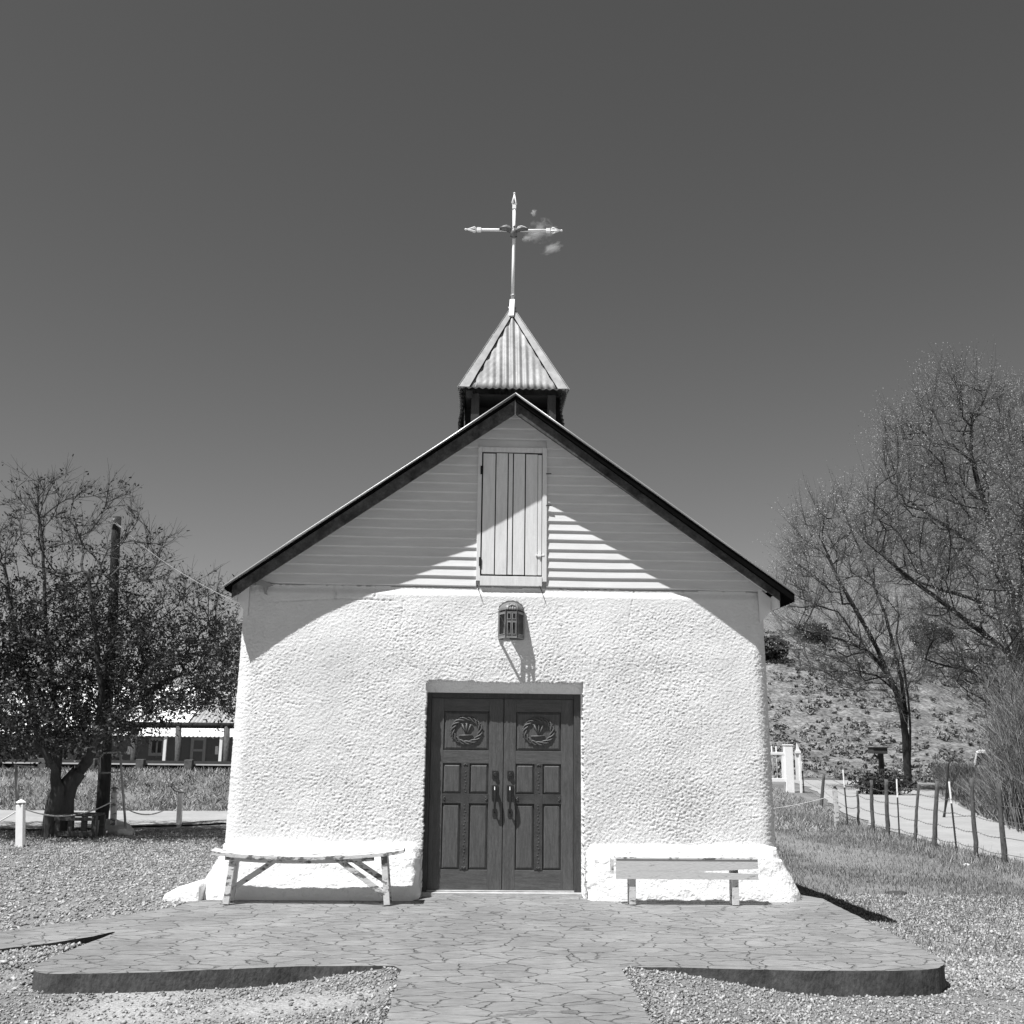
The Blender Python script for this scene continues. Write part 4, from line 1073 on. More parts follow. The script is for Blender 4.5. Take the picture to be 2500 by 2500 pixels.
bare('slender_tree', 'slender bare budding tree with several upright limbs beside the mailbox',
     [dict(p=pr_(MY,(2217,1912),(2214,1860),(2210,1800),(2203,1740),(2190,1690),(2165,1640),(2140,1580),(2095,1500),(2050,1420),(2010,1330)), clear=2.2),
      dict(p=pr_(MY,(2212,1800),(2212,1740),(2200,1660),(2180,1570),(2160,1500),(2130,1420),(2090,1320),(2060,1250),dy=1)),
      dict(p=pr_(MY,(2220,1860),(2222,1780),(2218,1700),(2205,1620),(2190,1560),(2195,1500),dy=-1)),
      dict(p=pr_(MY,(2165,1640),(2120,1590),(2050,1560),(1990,1545),dy=-1)),
      dict(p=pr_(MY,(2190,1690),(2140,1650),(2080,1635),(2040,1660),dy=1))],
     [(1895,1560),(1880,1470),(1920,1370),(1925,1270),(1985,1205),(2080,1180),(2140,1300),(2160,1450),(2230,1490),(2290,1590),(2260,1690),(2210,1780),(2160,1700),(2080,1720),(2010,1660),(1930,1630)],
     620, MY, 2.6, .014, .42, .5, 1.35, .0076, .045, .9, M['bark2'], pertw=4, spread=.34, pale=False)
BY_ = 27.5
bare('cottonwood_tree', 'tall spreading pale-budded tree towering behind the thicket and driveway', 
     [dict(p=pr_(BY_,(2500,1960),(2505,1850),(2500,1740),(2488,1620),(2478,1500),(2455,1400),(2420,1290),(2390,1190),(2370,1110),(2372,1030)), clear=3.5),
      dict(p=pr_(BY_,(2488,1620),(2430,1570),(2340,1500),(2260,1440),(2170,1370),(2110,1320),dy=-2)),
      dict(p=pr_(BY_,(2478,1500),(2400,1470),(2300,1440),(2210,1410),(2170,1395),dy=2)),
      dict(p=pr_(BY_,(2455,1400),(2380,1330),(2300,1280),(2230,1230),(2170,1190),dy=2)),
      dict(p=pr_(BY_,(2375,1130),(2330,1090),(2270,1060),(2220,1040),dy=1)),
      dict(p=pr_(BY_,(2500,1740),(2430,1690),(2370,1640),(2290,1620),(2230,1600),dy=-1)),
      dict(p=pr_(BY_,(2478,1500),(2500,1400),(2500,1250),(2520,1100),dy=-1)),
      dict(p=pr_(BY_,(2372,1040),(2400,980),(2420,930),dy=-1))],
     [(2095,1350),(2065,1250),(2100,1180),(2150,1195),(2135,1110),(2150,1020),(2220,985),(2260,930),(2310,890),(2340,885),(2370,872),(2400,905),(2455,905),(2490,960),(2600,1000),(2700,1150),(2720,1500),(2650,1760),(2450,1800),(2330,1740),(2230,1640),(2250,1520),(2150,1430)],
     2300, BY_, 3.6, .0125, .62, .38, 1.15, .0060, .036, 1., M['bark2'], wl=.2, pertw=4, spread=.34, pale=False)
# a third, leaning tree at the frame's right edge
bare('edge_tree', 'budding tree with many upright twigs at the right edge of the frame', 
     [dict(p=pr_(22,(2590,2010),(2570,1850),(2560,1650),(2545,1450),(2530,1250),(2520,1100)), clear=2),
      dict(p=pr_(22,(2570,1850),(2510,1700),(2450,1560),(2420,1420),dy=1))],
     [(2400,1400),(2430,1250),(2460,1060),(2510,1000),(2600,990),(2700,1200),(2700,1700),(2480,1760),(2430,1600)],
     700, 22, 1.6, .009, .3, .3, .9, .005, .038, .9, M['bark2'], pertw=3, spread=.34, pale=False)

# junipers on the ridge and scrub over the hill
def hpt(px, py, t0=50, t1=200):
    v = ray(px, py); v = v/v[1]
    for s in np.arange(t0, t1, .4):
        p = CAM+v*s
        if hillz(np.array([p[0]]), np.array([p[1]]))[0] > p[2]: return p
    return CAM+v*112
def bush(name, label, cat, p, w_, h_, n, size, m, group=None, tone=(.5,1.5)):
    t = thing(name, label, cat, p, group)
    c = unit(n)*(RNG.random(n)**.4)[:,None]; c = c*np.array([w_/2, w_/2, h_/2])+np.array([0,0,h_*.48]); c *= (1+.25*np.stack([vn(c[:,0]*3/w_*2+p[0], c[:,2]*3/w_*2, 5)]*3, 1))
    leaf_mesh('crown', c+np.array(p), size, m, t, tone, 1.4)
    mb = MB()
    for k in range(5): 
        a = k*1.3; mb.tube([np.array(p)-[0,0,.1], np.array(p)+[.2*w_*math.cos(a), .2*w_*math.sin(a), h_*.6]], [.04*w_/2,.012], 5)
    mb.build('trunk', M['bark2'], t); return t
for px, py, w_, h_, lab in ((2262,1585,3.6,3.2,'big round dark juniper standing alone on the ridge'),(2302,1568,2.4,1.5,'low dark juniper just right of the big one on the ridge'),(1885,1610,3.2,2.2,'dark juniper on the ridge next to the chapel wall'),(1985,1562,3.6,1.6,'wide low dark juniper behind the slender tree limbs')):
    p = hpt(px, py); bush('juniper', lab, 'juniper', p, w_, h_, 1500, .28, M['junip'], 'junipers on the ridge')
def scrubs():
    N = 17000; x = -6+109*RNG.random(N); y = 45+95*RNG.random(N)
    k = 1.6*fbm(x*.09, y*.07, 71)+.3*RNG.normal(size=N) > -.12; x, y = x[k], y[k]; z = hillz(x, y); N = len(x)
    per = 30; s = (.16+.75*RNG.random(N)**2.6)
    c = unit(N*per)*(RNG.random(N*per)**.5)[:,None]; S_ = np.repeat(s, per)[:,None]
    c = c*S_*np.array([.8,.8,.42]); c[:,2] += S_[:,0]*.3; b = np.repeat(np.stack([x,y,z],1), per, 0)
    tone = np.repeat(np.repeat(.5+.9*RNG.random(N), per), 4)
    d = unit(len(c)); sd = norm(np.cross(d, unit(len(c)))); h = .17*(.5+RNG.random(len(c))); V, Q = quads_from(c+b, d, sd, h/1.3, h)
    tag(fastmesh('hillside_scrub', V, Q, M['scrub'], None, tone), 'low scrub scattered over the hillside', 'scrub', kind='stuff')
scrubs()
# grassy clumps, near ground cover
def blades(name, x, y, h, w_, m, label, tone=(.5,1.4), lean=.5, zoff=0):
    n = len(x); z = gz(x, y)+zoff; c = np.stack([x,y,z],1); d = norm(np.array([[0,0,1.]])+unit(n)*lean); s = norm(np.cross(d, unit(n)))
    hh = h*(.4+.9*RNG.random(n)); V, Q = quads_from(c, d, s, np.full(n, w_), hh)
    return tag(fastmesh(name, V, Q, m, None, np.repeat(tone[0]+(tone[1]-tone[0])*RNG.random(n), 4)), label, 'grass', kind='stuff')
N = 150000; x = 3.1+7*RNG.random(N); y = -1.5+22*RNG.random(N)**1.3
dn_ = ss(-.05,.4, fbm(x*.5+3, y*.22, 21)+.12)*ss(.5,2.2,y)*ss(3.15,3.6,x)*.5+.20
dn_ = dn_*(x < 9.75+.3*vn(y*.7, y*0, 3)); k = RNG.random(N) < dn_; blades('grass', x[k], y[k], .055, .011, M['grass'], 'grass patches right of the chapel', (.22,1.05))
N = 30000; x = 3.3+11*RNG.random(N); y = 14+22*RNG.random(N); k = ~inpoly(x, y, [(q[0], q[1]) for q in ROAD]) & (x < 9.8+.18*np.maximum(y-15,0)); blades('far_grass', x[k], y[k], .11, .022, M['grass'], 'dry grass toward the white gate', (.4,1.3), .8)
N = 16000; x = 9.1+.5*RNG.normal(size=N)*.6; y = 4+30*RNG.random(N); blades('verge_grass', x, y, .14, .012, M['grass'], 'dry grass along the wire fence', (.3,1.3))
N = 70000; x = -22+22.5*RNG.random(N); y = 11.7+4.2*RNG.random(N); k = RNG.random(N) < .35+.5*vn(x*1.3, y*1.3, 8)+.2; blades('bank_grass', x[k], y[k], .12, .018, M['grass'], 'dry grass on the road bank', (.2,1.35), .9)
N = 42000; x = -13+10*RNG.random(N); y = .5+7*RNG.random(N)**.8; k = RNG.random(N) < .3+.4*ss(3,6,y); blades('yard_grass', x[k], y[k], .045, .011, M['grass'], 'thin dry grass left of the chapel', (.35,1.4), 1.0)
# gravel
def gravel():
    def area(n, x0, x1, y0, y1, pw=1): return x0+(x1-x0)*RNG.random(n), y0+(y1-y0)*RNG.random(n)**pw
    xs_ = []; ys_ = []; sz = []
    for n, x0, x1, y0, y1, s in ((44000,-5.2,-.75,-6.2,-2.2,.0118),(44000,.7,5.0,-6.2,-2.4,.0118),(52000,3.3,8.5,-3.2,3.5,.0155),(90000,-13,-2.9,-3.5,6.5,.0165)):
        x, y = area(n, x0, x1, y0, y1); xs_.append(x); ys_.append(y); sz.append(np.full(n, s))
    x = np.concatenate(xs_); y = np.concatenate(ys_); s = np.concatenate(sz)
    k = ~inpoly(x, y, SLAB) & ~((np.abs(x) < 3.05) & (y > -.3)); 
    # fine dirt patch by the left slab edge has few stones
    dirt = ss(-.2,.3, fbm(x*1.2, y*1.5, 78)+.2)*(x < -.9)*(x > -3.0)*(y < -3.6)*(y > -4.5); k &= RNG.random(len(x)) > .75*dirt
    k &= RNG.random(len(x)) < .62+.5*fbm(x*.9, y*.9, 79)
    x, y, s = x[k], y[k], s[k]; n = len(x); z = gz(x, y)
    T = np.array([[1,0,0],[-.5,.87,0],[-.5,-.87,0],[0,0,.75],[.1,0,-.6]]); Fq = np.array([[0,1,3],[1,2,3],[2,0,3],[1,0,4],[2,1,4],[0,2,4]])
    sc = s*(.5+RNG.random(n)**2*1.1); a = RNG.random(n)*6.283; tx = RNG.normal(size=n)*.5; V = np.repeat(T[None], n, 0)*(1+.3*RNG.normal(size=(n,5,1)))
    V[:,:,0] *= (.7+.8*RNG.random(n))[:,None]
    V[:,:,2] += V[:,:,0]*tx[:,None]
    ca, sa = np.cos(a)[:,None], np.sin(a)[:,None]; X_ = V[:,:,0]*ca-V[:,:,1]*sa; Y_ = V[:,:,0]*sa+V[:,:,1]*ca
    V = np.stack([X_,Y_,V[:,:,2]],-1)*sc[:,None,None]+np.stack([x,y,z+sc*.25],-1)[:,None]
    Q = (Fq[None]+np.arange(n)[:,None,None]*5).reshape(-1,3); tone = np.repeat(.5+1.05*RNG.random(n)**1.5, 5)
    tag(fastmesh('gravel', V.reshape(-1,3), Q, M['grav'], None, tone), 'loose pale gravel around the slab', 'gravel', kind='stuff'); print('stones', n)
gravel()
# willow thicket on the right beyond the driveway
def thicket():
    N = 2500; bx_ = 2285+330*RNG.random(N)**.9; by_ = 1915+125*RNG.random(N); g3 = np.array([G(p, q, -.5) for p, q in zip(bx_, by_)]); x, y = g3[:,0], g3[:,1]
    k = ~inpoly(x, y, [(q[0]-.3, q[1]) for q in ROAD]) & (by_ < 1935+(bx_-2285)*.50+12*vn(bx_*.05, by_*0, 91)); x, y = x[k], y[k]; bx_ = bx_[k]; n = len(x)
    z = gz(x, y)-.03; h = (1.3+2.6*RNG.random(n))*(.24+.8*ss(2415,2500,bx_)); a = np.stack([x,y,z],1); parts = []; d = norm(np.array([[0,0,1.]])+unit(n)*.16); p = a; R0 = .008+.011*RNG.random(n)
    tips = []
    for s in range(5):
        d = norm(d+unit(n)*.10+np.array([-.012,0,.05])); q = p+d*(h/5)[:,None]; parts.append(tubes(p, q, R0*(1-s*.17), R0*(1-(s+1)*.17)))
        if s > 1:
            for j in range(3): 
                e = q+norm(d+unit(n)*.7)*(.35+.5*RNG.random(n))[:,None]; parts.append(tubes(q, e, R0*.4, R0*.2)); tips.append(e)
        p = q
    V, Q = merge(parts); tone = np.repeat(.15+1.4*RNG.random(len(V)//6)**1.4, 6)
    tag(fastmesh('thicket', V, Q, M['shoots'], None, tone), 'dense thicket of bare upright willow shoots', 'thicket', kind='stuff')
    lc = np.vstack(tips); lc = lc[RNG.random(len(lc)) < .5]
    N = 26000; gx = 13.3+9*RNG.random(N); gy = 8+18*RNG.random(N); k = (~inpoly(gx, gy, [(q[0], q[1]) for q in ROAD])) & (gx > 12.6+.6*vn(gy*.6, gy*0, 93)); blades('thicket_grass', gx[k], gy[k], .32, .03, M['grass'], 'dry grass at the foot of the thicket', (.2,.9), .7)
thicket()
# loose branches and leaning sticks by the thicket
def sticks():
    for (a, b, lab) in (((2318,1925),(2345,1873),'thick dark stick leaning by the thicket edge'),((2316,1865),(2330,1845),'short forked grey stick standing by the thicket')):
        p, q = P(*a, 19), P(*b, 19.3); p = p-[0,0,0]; mb = MB(); mb.tube([(p[0]-.25,19,-.5), p, q], [.03,.03,.022], 6); o = mb.build('leaning_stick', M['bark2'], None); tag(o, lab, 'stick')
sticks()

# ------------------------------------------------------------------ wire fence on the right
FZ = -.5
wf = thing('wire_fence', 'barbed wire fence of rough log and steel posts along the driveway', 'fence', G(2233,2064,FZ))
posts = [((2455,2121),(2437,1912),'log',.062),((2384,2100),(2371,1900),'log',.055),((2337,2087),(2317,1908),'t',.022),((2280,2077),(2288,1907),'log',.062),((2233,2064),(2242,1915),'log',.045),((2196,2052),(2189,1902),'t',.02),((2168,2046),(2163,1903),'log',.065),((2131,2037),(2127,1905),'log',.058),((2097,2021),(2093,1931),'log',.042),((2071,2024),(2058,1879),'t',.022),((2005,1968),(2012,1890),'log',.075),((1963,1935),(1957,1859),'t',.03)]
pp = []
for b, t_, kd, rr in posts:
    B = G(b[0], b[1], FZ); T_ = P(t_[0], t_[1], B[1]); pp.append((B, T_))
    if kd == 'log':
        mb = MB(); n = 9; path = [B+(T_-B)*i/n+np.array([float(vn(i*.6, B[0]*3, 4)), float(vn(i*.6, B[1], 5)), 0])*.014 for i in range(n+1)]; path[0] = B-np.array([0,0,.15])
        mb.tube(path, [rr*.78*(1.1-.25*i/n)*(1+.12*float(vn(i*1.7, B[1], 6))) for i in range(n+1)], 8); mb.build('post', M['log'], wf, True)
    else:
        mb = MB(); L = T_-B; mid = B+L*.70; B2 = B-np.array([0,0,.15])
        mb.bar(B2, mid, rr*1.6, .006, (0,1,0)); mb.bar(B2-np.array([0,.012,0]), mid-np.array([0,.012,0]), .006, .022, (0,1,0))
        for i in range(18): q = B+L*(.04+.035*i); mb.box(q[0]-.009, q[0]+.009, q[1]-.03, q[1]-.02, q[2]-.006, q[2]+.006)
        po = mb.build('post', M['tpost'], wf)
        mb = MB(); mb.bar(mid, T_, rr*1.7, .007, (0,1,0)); mb.bar(mid-np.array([0,.012,0]), T_-np.array([0,.012,0]), .008, .022, (0,1,0)); mb.build('painted_tip', M['white'], po)
for hh in (.22,.47,.72,.95):
    path = []
    for i in range(len(pp)):
        B, T_ = pp[i]; h = min(1.02, 1.25*hh/1.25); q = B+np.array([0,0,1.12*hh])+ (T_-B)*0; q = q+(T_-B)*np.array([hh,hh,0]); q[1] -= .05
        if i > 0:
            o = path[-1]; 
            for j in (1,2,3): path.append(o0+(q-o0)*j/4+np.array([0,0,-.035*math.sin(math.pi*j/4)+.012*float(vn(j*3., i*2.+hh*9, 3))]))
        o0 = q; path.append(q)
    e = path[0]+np.array([.4,-3.2,-.02]); path = [e]+path
    mb = MB(); mb.tube(path, .0055, 4, False)
    for i in range(0, len(path)-1):
        for j in (.3,.75): q = path[i]+(path[i+1]-path[i])*j; mb.bar(q-np.array([.012,0,.02]), q+np.array([.012,0,.02]), .004, .004)
    mb.build('barbed_wire', M['wire'], wf)

# white posts with rope
def bollard(base_px, top_px, Z, w_, label, cap=True, white=True, grp='white rope posts', lantern=False):
    B = G(base_px[0], base_px[1], Z); T_ = P(top_px[0], top_px[1], B[1]); t = thing('rope_post', label, 'post', B, grp)
    z = float(gz(B[0], B[1]))-.05; mb = MB(); mb.bar((B[0],B[1],z), (T_[0],T_[1],T_[2]-.07), w_, w_, (0,1,0)); mb.build('shaft', M['chipped'] if not white else M['white'], t, bevel=.004)
    mb = MB(); c = (T_[0],T_[1],T_[2]-.07); mb.box(c[0]-w_*.42,c[0]+w_*.42,c[1]-w_*.42,c[1]+w_*.42,c[2]+.001,c[2]+.028); mb.build('lamp_neck', M['pipe'], t)
    mb = MB(); s = w_*.72
    if lantern: mb.lathe((c[0],c[1],c[2]+.028), [(s*.5,0),(s*.5,.03),(s*1.1,.035),(s*1.1,.045),(s*.3,.07)], 12)
    else: mb.lathe((c[0],c[1],c[2]+.028), [(s,0),(s*1.02,.01),(s*.35,.042),(s*.1,.05)], 4)
    mb.build('lamp_cap', M['lampm'] if lantern else M['white'], t)
    return T_, B
b1_ = bollard((50,2070),(52,1953), -.03, .105, 'white square post nearest the frame\'s left edge with the rope ends')
b2_ = bollard((276,2038),(280,1925), -.03, .085, 'greyish rope post with dark lantern cap beside the utility pole', white=False, lantern=True)
b3_ = bollard((437,2018),(441,1927), -.03, .085, 'white rope post nearest the chapel on the left, a vine on its top')
b4_ = bollard((2044,2022),(2038,1919), -.5, .10, 'white peeling rope post with lantern cap in front of the wire fence', white=False, lantern=True)
def rope(a, b, sag, label, r_=.011):
    n = 16; path = []
    for i in range(n+1):
        u = i/n; p = np.array(a)+(np.array(b)-np.array(a))*u; p[2] -= 4*sag*u*(1-u); path.append(p)
    mb = MB(); mb.tube(path, r_, 6, False); o = mb.build('rope', M['rope'], None, True); tag(o, label, 'rope', 'ropes hung between the posts')
y1_, y2_, y3_ = b1_[1][1], b2_[1][1], b3_[1][1]
rope(P(-60,2030,y1_+.3), P(46,1977,y1_), .03, 'pale rope running off the left edge of the frame')
rope(P(58,1974,y1_), P(275,1956,y2_), .17, 'pale rope sagging in front of the tree trunk and table')
rope(P(284,1955,y2_), P(428,1960,y3_), .22, 'pale rope sagging between the lantern post and the post nearest the chapel')
rope(P(2025,1945,b4_[1][1]), P(1880,1975,b4_[1][1]-1.), .03, 'pale rope from the right-hand post toward the chapel', .008)
mb = MB(); q = [P(x, y, y3_-.05) for x, y in [(436,1934),(425,1930),(418,1922),(420,1912),(428,1908),(426,1903)]]; mb.tube(q, [.008,.010,.009,.007,.005,.004], 5, False)
q = [P(x, y, y3_-.05) for x, y in [(445,1936),(460,1932),(480,1926),(500,1925),(520,1915)]]; mb.tube(q, [.004,.003,.003,.002,.002], 4, False)
tag(mb.build('dry_vine', M['twig'], None), 'dry curling vine on the rope post nearest the chapel', 'vine')

# ------------------------------------------------------------------ utility pole and its cable
PY = 7.6; pb = P(247,2020,PY); pt_ = P(287,1262,PY)
up_ = thing('utility_pole', 'tall dark leaning utility pole rising through the leafy tree', 'utility pole', pb)
mb = MB(); n = 12; mb.tube([pb-np.array([0,0,.2])]+[pb+(pt_-pb)*i/n+np.array([.012*math.sin(i),0,0]) for i in range(1, n+1)], [.118-.042*i/n for i in range(n+1)], 14); mb.build('shaft', M['pole'], up_, True)
mb = MB(); mb.bar(pt_-np.array([.10,.10,.10]), pt_+np.array([.13,-.10,-.22]), .03, .03); mb.build('cable_clamp', M['pipe'], up_)
mb = MB(); a = pt_+np.array([.02,-.1,-.13]); b = P(603,1482,.2); n = 24
mb.tube([a+(b-a)*i/n-np.array([0,0,.12*4*(i/n)*(1-i/n)]) for i in range(n+1)], .004, 5, False)
tag(mb.build('overhead_cable', M['pipe'], None), 'thin cable slung from the utility pole to the chapel eave', 'cable')
rk = [(268,2024,.22,'large'),(292,2028,.16,'middle'),(300,2020,.12,'small')]
for i, (px, py, s, wd) in enumerate(rk):
    c = P(px, py, 7.0-.2*i); c[2] = float(gz(c[0], c[1]))
    V = unit(70); hull = V*np.array([s*1.5, s, s*.75])*(1+.18*RNG.normal(size=(70,1))*.6)+c+np.array([0,0,s*.25])
    import bmesh
    bm = bmesh.new(); [bm.verts.new(p) for p in hull]; bmesh.ops.convex_hull(bm, input=bm.verts[:]); bmesh.ops.delete(bm, geom=[v for v in bm.verts if not v.link_faces], context='VERTS')
    me = bpy.data.meshes.new('rock'); bm.to_mesh(me); bm.free(); me.materials.append(M['rock']); o = bpy.data.objects.new('rock', me); COL.objects.link(o)
    tag(o, {'large':'largest pale rock, lying right against the utility pole foot','middle':'mid-sized pale rock in front of the utility pole, behind the lantern post','small':'smallest pale rock, farthest right of the utility pole foot'}[wd], 'rock', 'pale rocks at the pole foot')
# table under the tree
def table():
    Yt = 5.9; a = P(140,1990,Yt); b = P(236,1988,Yt); z = max(a[2], b[2]); z0 = float(gz(a[0], Yt))
    t = thing('picnic_table', 'low dark slatted table in the shade of the leafy tree', 'table', ((a[0]+b[0])/2, Yt, z0))
    for k in range(3):
        mb = MB(); y = Yt-.05+k*.16; mb.hexa([(a[0],y,z-.035),(b[0],y,z-.035),(b[0],y+.14,z-.035),(a[0],y+.14,z-.035),(a[0],y,z),(b[0],y,z),(b[0],y+.14,z),(a[0],y+.14,z)]); mb.build('top_board', M['picnic'], t, bevel=.004)
    for fx in (.05,.36,.70,.97):
        x = a[0]+(b[0]-a[0])*fx
        for y in ((Yt,Yt+.36) if fx in (.05,.97) else (Yt+.01,)):
            mb = MB(); mb.box(x-.04,x+.04,y-.04,y+.04,z0-.02,z-.036); mb.build('leg', M['picnic'], t, bevel=.004)
    mb = MB(); mb.box(a[0]+.04,b[0]-.02,Yt-.062,Yt-.042,z-.34,z-.26); mb.build('cross_rail', M['picnic'], t, bevel=.003)
    mb = MB(); mb.box(a[0]-.02,b[0]-.02,Yt-.062,Yt-.042,z-.10,z-.045); mb.build('apron', M['picnic'], t, bevel=.003)
table()
# pipe frame
t = thing('metal_stand', 'pale leaning pipe frame with a square panel opening beside the utility pole', 'metal stand', P(308,2035,6.6))
q = [P(x, y, 6.6) for x, y in [(308,2036),(293,1836),(254,1838),(244,1850),(244,1886),(262,1887),(298,1883)]]
mb = MB(); mb.tube([q[0], q[1]], .021, 8); mb.build('upright', M['pipe'], t, True)
mb = MB(); mb.tube(q[1:5], .015, 8); mb.build('top_bar', M['pipe'], t, True)
mb = MB(); mb.tube(q[4:], .013, 8); mb.build('lower_bar', M['pipe'], t, True)
t = thing('mast', 'single dark pipe standing behind the leftmost white post', 'pipe', P(46,2040,5.9))
mb = MB(); mb.tube([P(46,2050,5.9), P(38,1866,5.9)], .028, 8); mb.build('shaft', M['pipe'], t, True)
mb = MB(); mb.tube([P(38,1868,5.9), P(95,1874,5.9)], .012, 6); mb.build('arm', M['pipe'], t, True)

# ------------------------------------------------------------------ guardrail
GY = 15.9
gr = thing('guardrail', 'steel guardrail on short wooden posts along the road bank', 'guardrail', (-9, GY, .72))
zr = P(400,1873,GY)[2]; zt = P(400,1858,GY)[2]; zb = P(400,1876,GY)[2]
H = zt-zb+.14; prof = [(0,0),(-.03,.03),(-.075,.075),(-.03,.12),(0,.155),(-.03,.19),(-.075,.235),(-.03,.28),(0,.31)]
V = []; xg = np.linspace(-40, 1.5, 60)
for x in xg:
    for a, b in prof: V.append((x, GY-.04+a, zt-.30+b))
m = len(prof); Q = [(i*m+j, (i+1)*m+j, (i+1)*m+j+1, i*m+j+1) for i in range(len(xg)-1) for j in range(m-1)]
o = mkobj('rail_beam', V, Q, M['rail'], gr); s_ = o.modifiers.new('s','SOLIDIFY'); s_.thickness = .006
zl = P(400,1863,GY)[2]; mb = MB(); mb.hexa([(-40,GY-.135,zl-.045),(1.5,GY-.135,zl-.045),(1.5,GY-.10,zl-.045),(-40,GY-.10,zl-.045),(-40,GY-.125,zl-.012),(1.5,GY-.125,zl-.012),(1.5,GY-.09,zl-.008),(-40,GY-.09,zl-.008)]); mb.build('rail_sun_strip', M['htrim'], gr)  # pale strip added: sunlit valley of the rail put in as colour
x0 = P(350,1870,GY)[0]; dx = P(467,1870,GY)[0]-x0
for k in range(-14, 3):
    x = x0+dx*k
    mb = MB(); mb.box(x-.10,x+.10,GY-.34,GY-.14,.3,zt+.045); mb.build('post', M['railp'], gr, bevel=.01)

# ------------------------------------------------------------------ house across the road
HYF = 35.0
def hp(px, py, Y=HYF): return P(px, py, Y)
hs = thing('ranch_house', 'long low house with bright metal roof and log porch posts beyond the guardrail', 'house', (-16, HYF, -.4))
xa, xb = -34.0, -4.0; zw = hp(420,1797)[2]
mb = MB(); mb.box(xa, xb, HYF+.0, HYF+7, -.45, zw+.25); mb.build('wall', M['hwall'], hs)
ze = hp(420,1797,HYF-1.4)[2]; zj = hp(420,1768,HYF+.3)[2]; zr_ = hp(420,1679,HYF+4)[2]
def croof(name, y0, z0, y1, z1, xa, xb, mt, per=.18, amp=.02):
    xs = np.arange(xa, xb, per/4); V = []
    for j, (y, z) in enumerate(((y0,z0),(y1,z1))):
        for x in xs: V.append((x, y, z+amp*math.cos(2*math.pi*x/per)))
    n = len(xs); Q = np.array([(i, i+1, n+i+1, n+i) for i in range(n-1)])
    o = mkobj(name, V, Q.tolist(), mt, hs); s = o.modifiers.new('s','SOLIDIFY'); s.thickness = .03; return o
croof('porch_roof', HYF-1.5, ze, HYF+.35, zj+.03, xa-.5, xb+.5, M['hroof'])
croof('roof', HYF+.1, zj+.06, HYF+4.2, zr_, xa-.5, hp(490,1720,HYF+2)[0], M['hroof'])
croof('roof', HYF+.12, zj+.06, HYF+4.22, zr_-.02, hp(490,1720,HYF+2)[0]+.05, xb+.5, M['roof'])
croof('rear_roof', HYF+8, zj, HYF+4.2, zr_, xa-.5, xb+.5, M['hroof'])
BYb = HYF-2.6
zbm = P(400,1770,BYb)[2]
mb = MB(); mb.tube([(P(230,1770,BYb)[0], BYb, zbm), (P(620,1771,BYb)[0], BYb, zbm)], .12, 10); mb.build('pergola_beam', M['bark2'], hs, True)
for px, wd in ((328,9),(436,9),(554,10)):
    a = P(px,1773,BYb); b = P(px-5,1895,BYb); b[2] = -.5
    mb = MB(); mb.tube([b, (a+b)/2+np.array([.04,0,0]), a], [.15,.13,.125], 9); mb.build('log_post', M['log'], hs, True)
for px in (405, 541):
    a = P(px,1800,HYF-1.4); mb = MB(); mb.box(a[0]-.06,a[0]+.06,HYF-1.46,HYF-1.34,-.5,ze-.02); mb.build('porch_post', M['white'], hs)
def opening(kind, x0p, x1p, ytp, ybp, depth=.06):
    a = hp(x0p, ytp); b = hp(x1p, ytp); zb_ = -.35 if kind == 'door' else hp(x0p, ybp)[2]; x0, x1, z1 = a[0], b[0], a[2]
    f_ = MB(); w_ = .13
    f_.box(x0,x0+w_,HYF-.06,HYF-.001,zb_,z1); f_.box(x1-w_,x1,HYF-.06,HYF-.001,zb_,z1); f_.box(x0+w_,x1-w_,HYF-.058,HYF-.001,z1-w_,z1)
    if kind == 'window': f_.box(x0+w_,x1-w_,HYF-.058,HYF-.001,zb_,zb_+w_); f_.box((x0+x1)/2-.035,(x0+x1)/2+.035,HYF-.05,HYF-.001,zb_+w_,z1-w_)
    o = f_.build('window' if kind == 'window' else 'door', M['htrim'], hs)
    p = MB(); p.box(x0+w_,x1-w_,HYF-.03,HYF-.004,zb_,z1-w_); p.build('pane' if kind == 'window' else 'door_panel', M['glass'] if kind == 'window' else M['hwall'], o)
    if kind == 'door': r_ = MB(); r_.box(x0+w_,x1-w_,HYF-.045,HYF-.031,.9,1.0); r_.build('mid_rail', M['htrim'], o)
opening('window', 366,405,1801,1845); opening('door', 468,505,1800,1857)
for px in (315, 529):
    a = hp(px,1836); mb = MB(); mb.box(a[0]-.06,a[0]+.06,HYF-.05,HYF-.004,a[2]-.1,a[2]+.25); mb.build('wall_plate', M['white'], hs)
mb = MB(); mb.box(xa,xb,HYF-.04,HYF-.002,zw-.02,zw+.14); mb.build('wall_plate_beam', M['htrim'], hs)
# darker scrubby trees beyond the road on the left fill
def farbush(px, w_, h_, lab, Y=30):
    p = P(px, 1870, Y); p[2] = -.4; bush('roadside_bush', lab, 'bush', p, w_, h_, 1300, .16, M['leafd'], 'bushes beyond the guardrail')
farbush(20, 4.5, 3.2, 'bush beyond the guardrail at the left edge, behind the tree fork'); farbush(150, 5, 3.6, 'bush beyond the guardrail directly behind the leafy tree trunk')

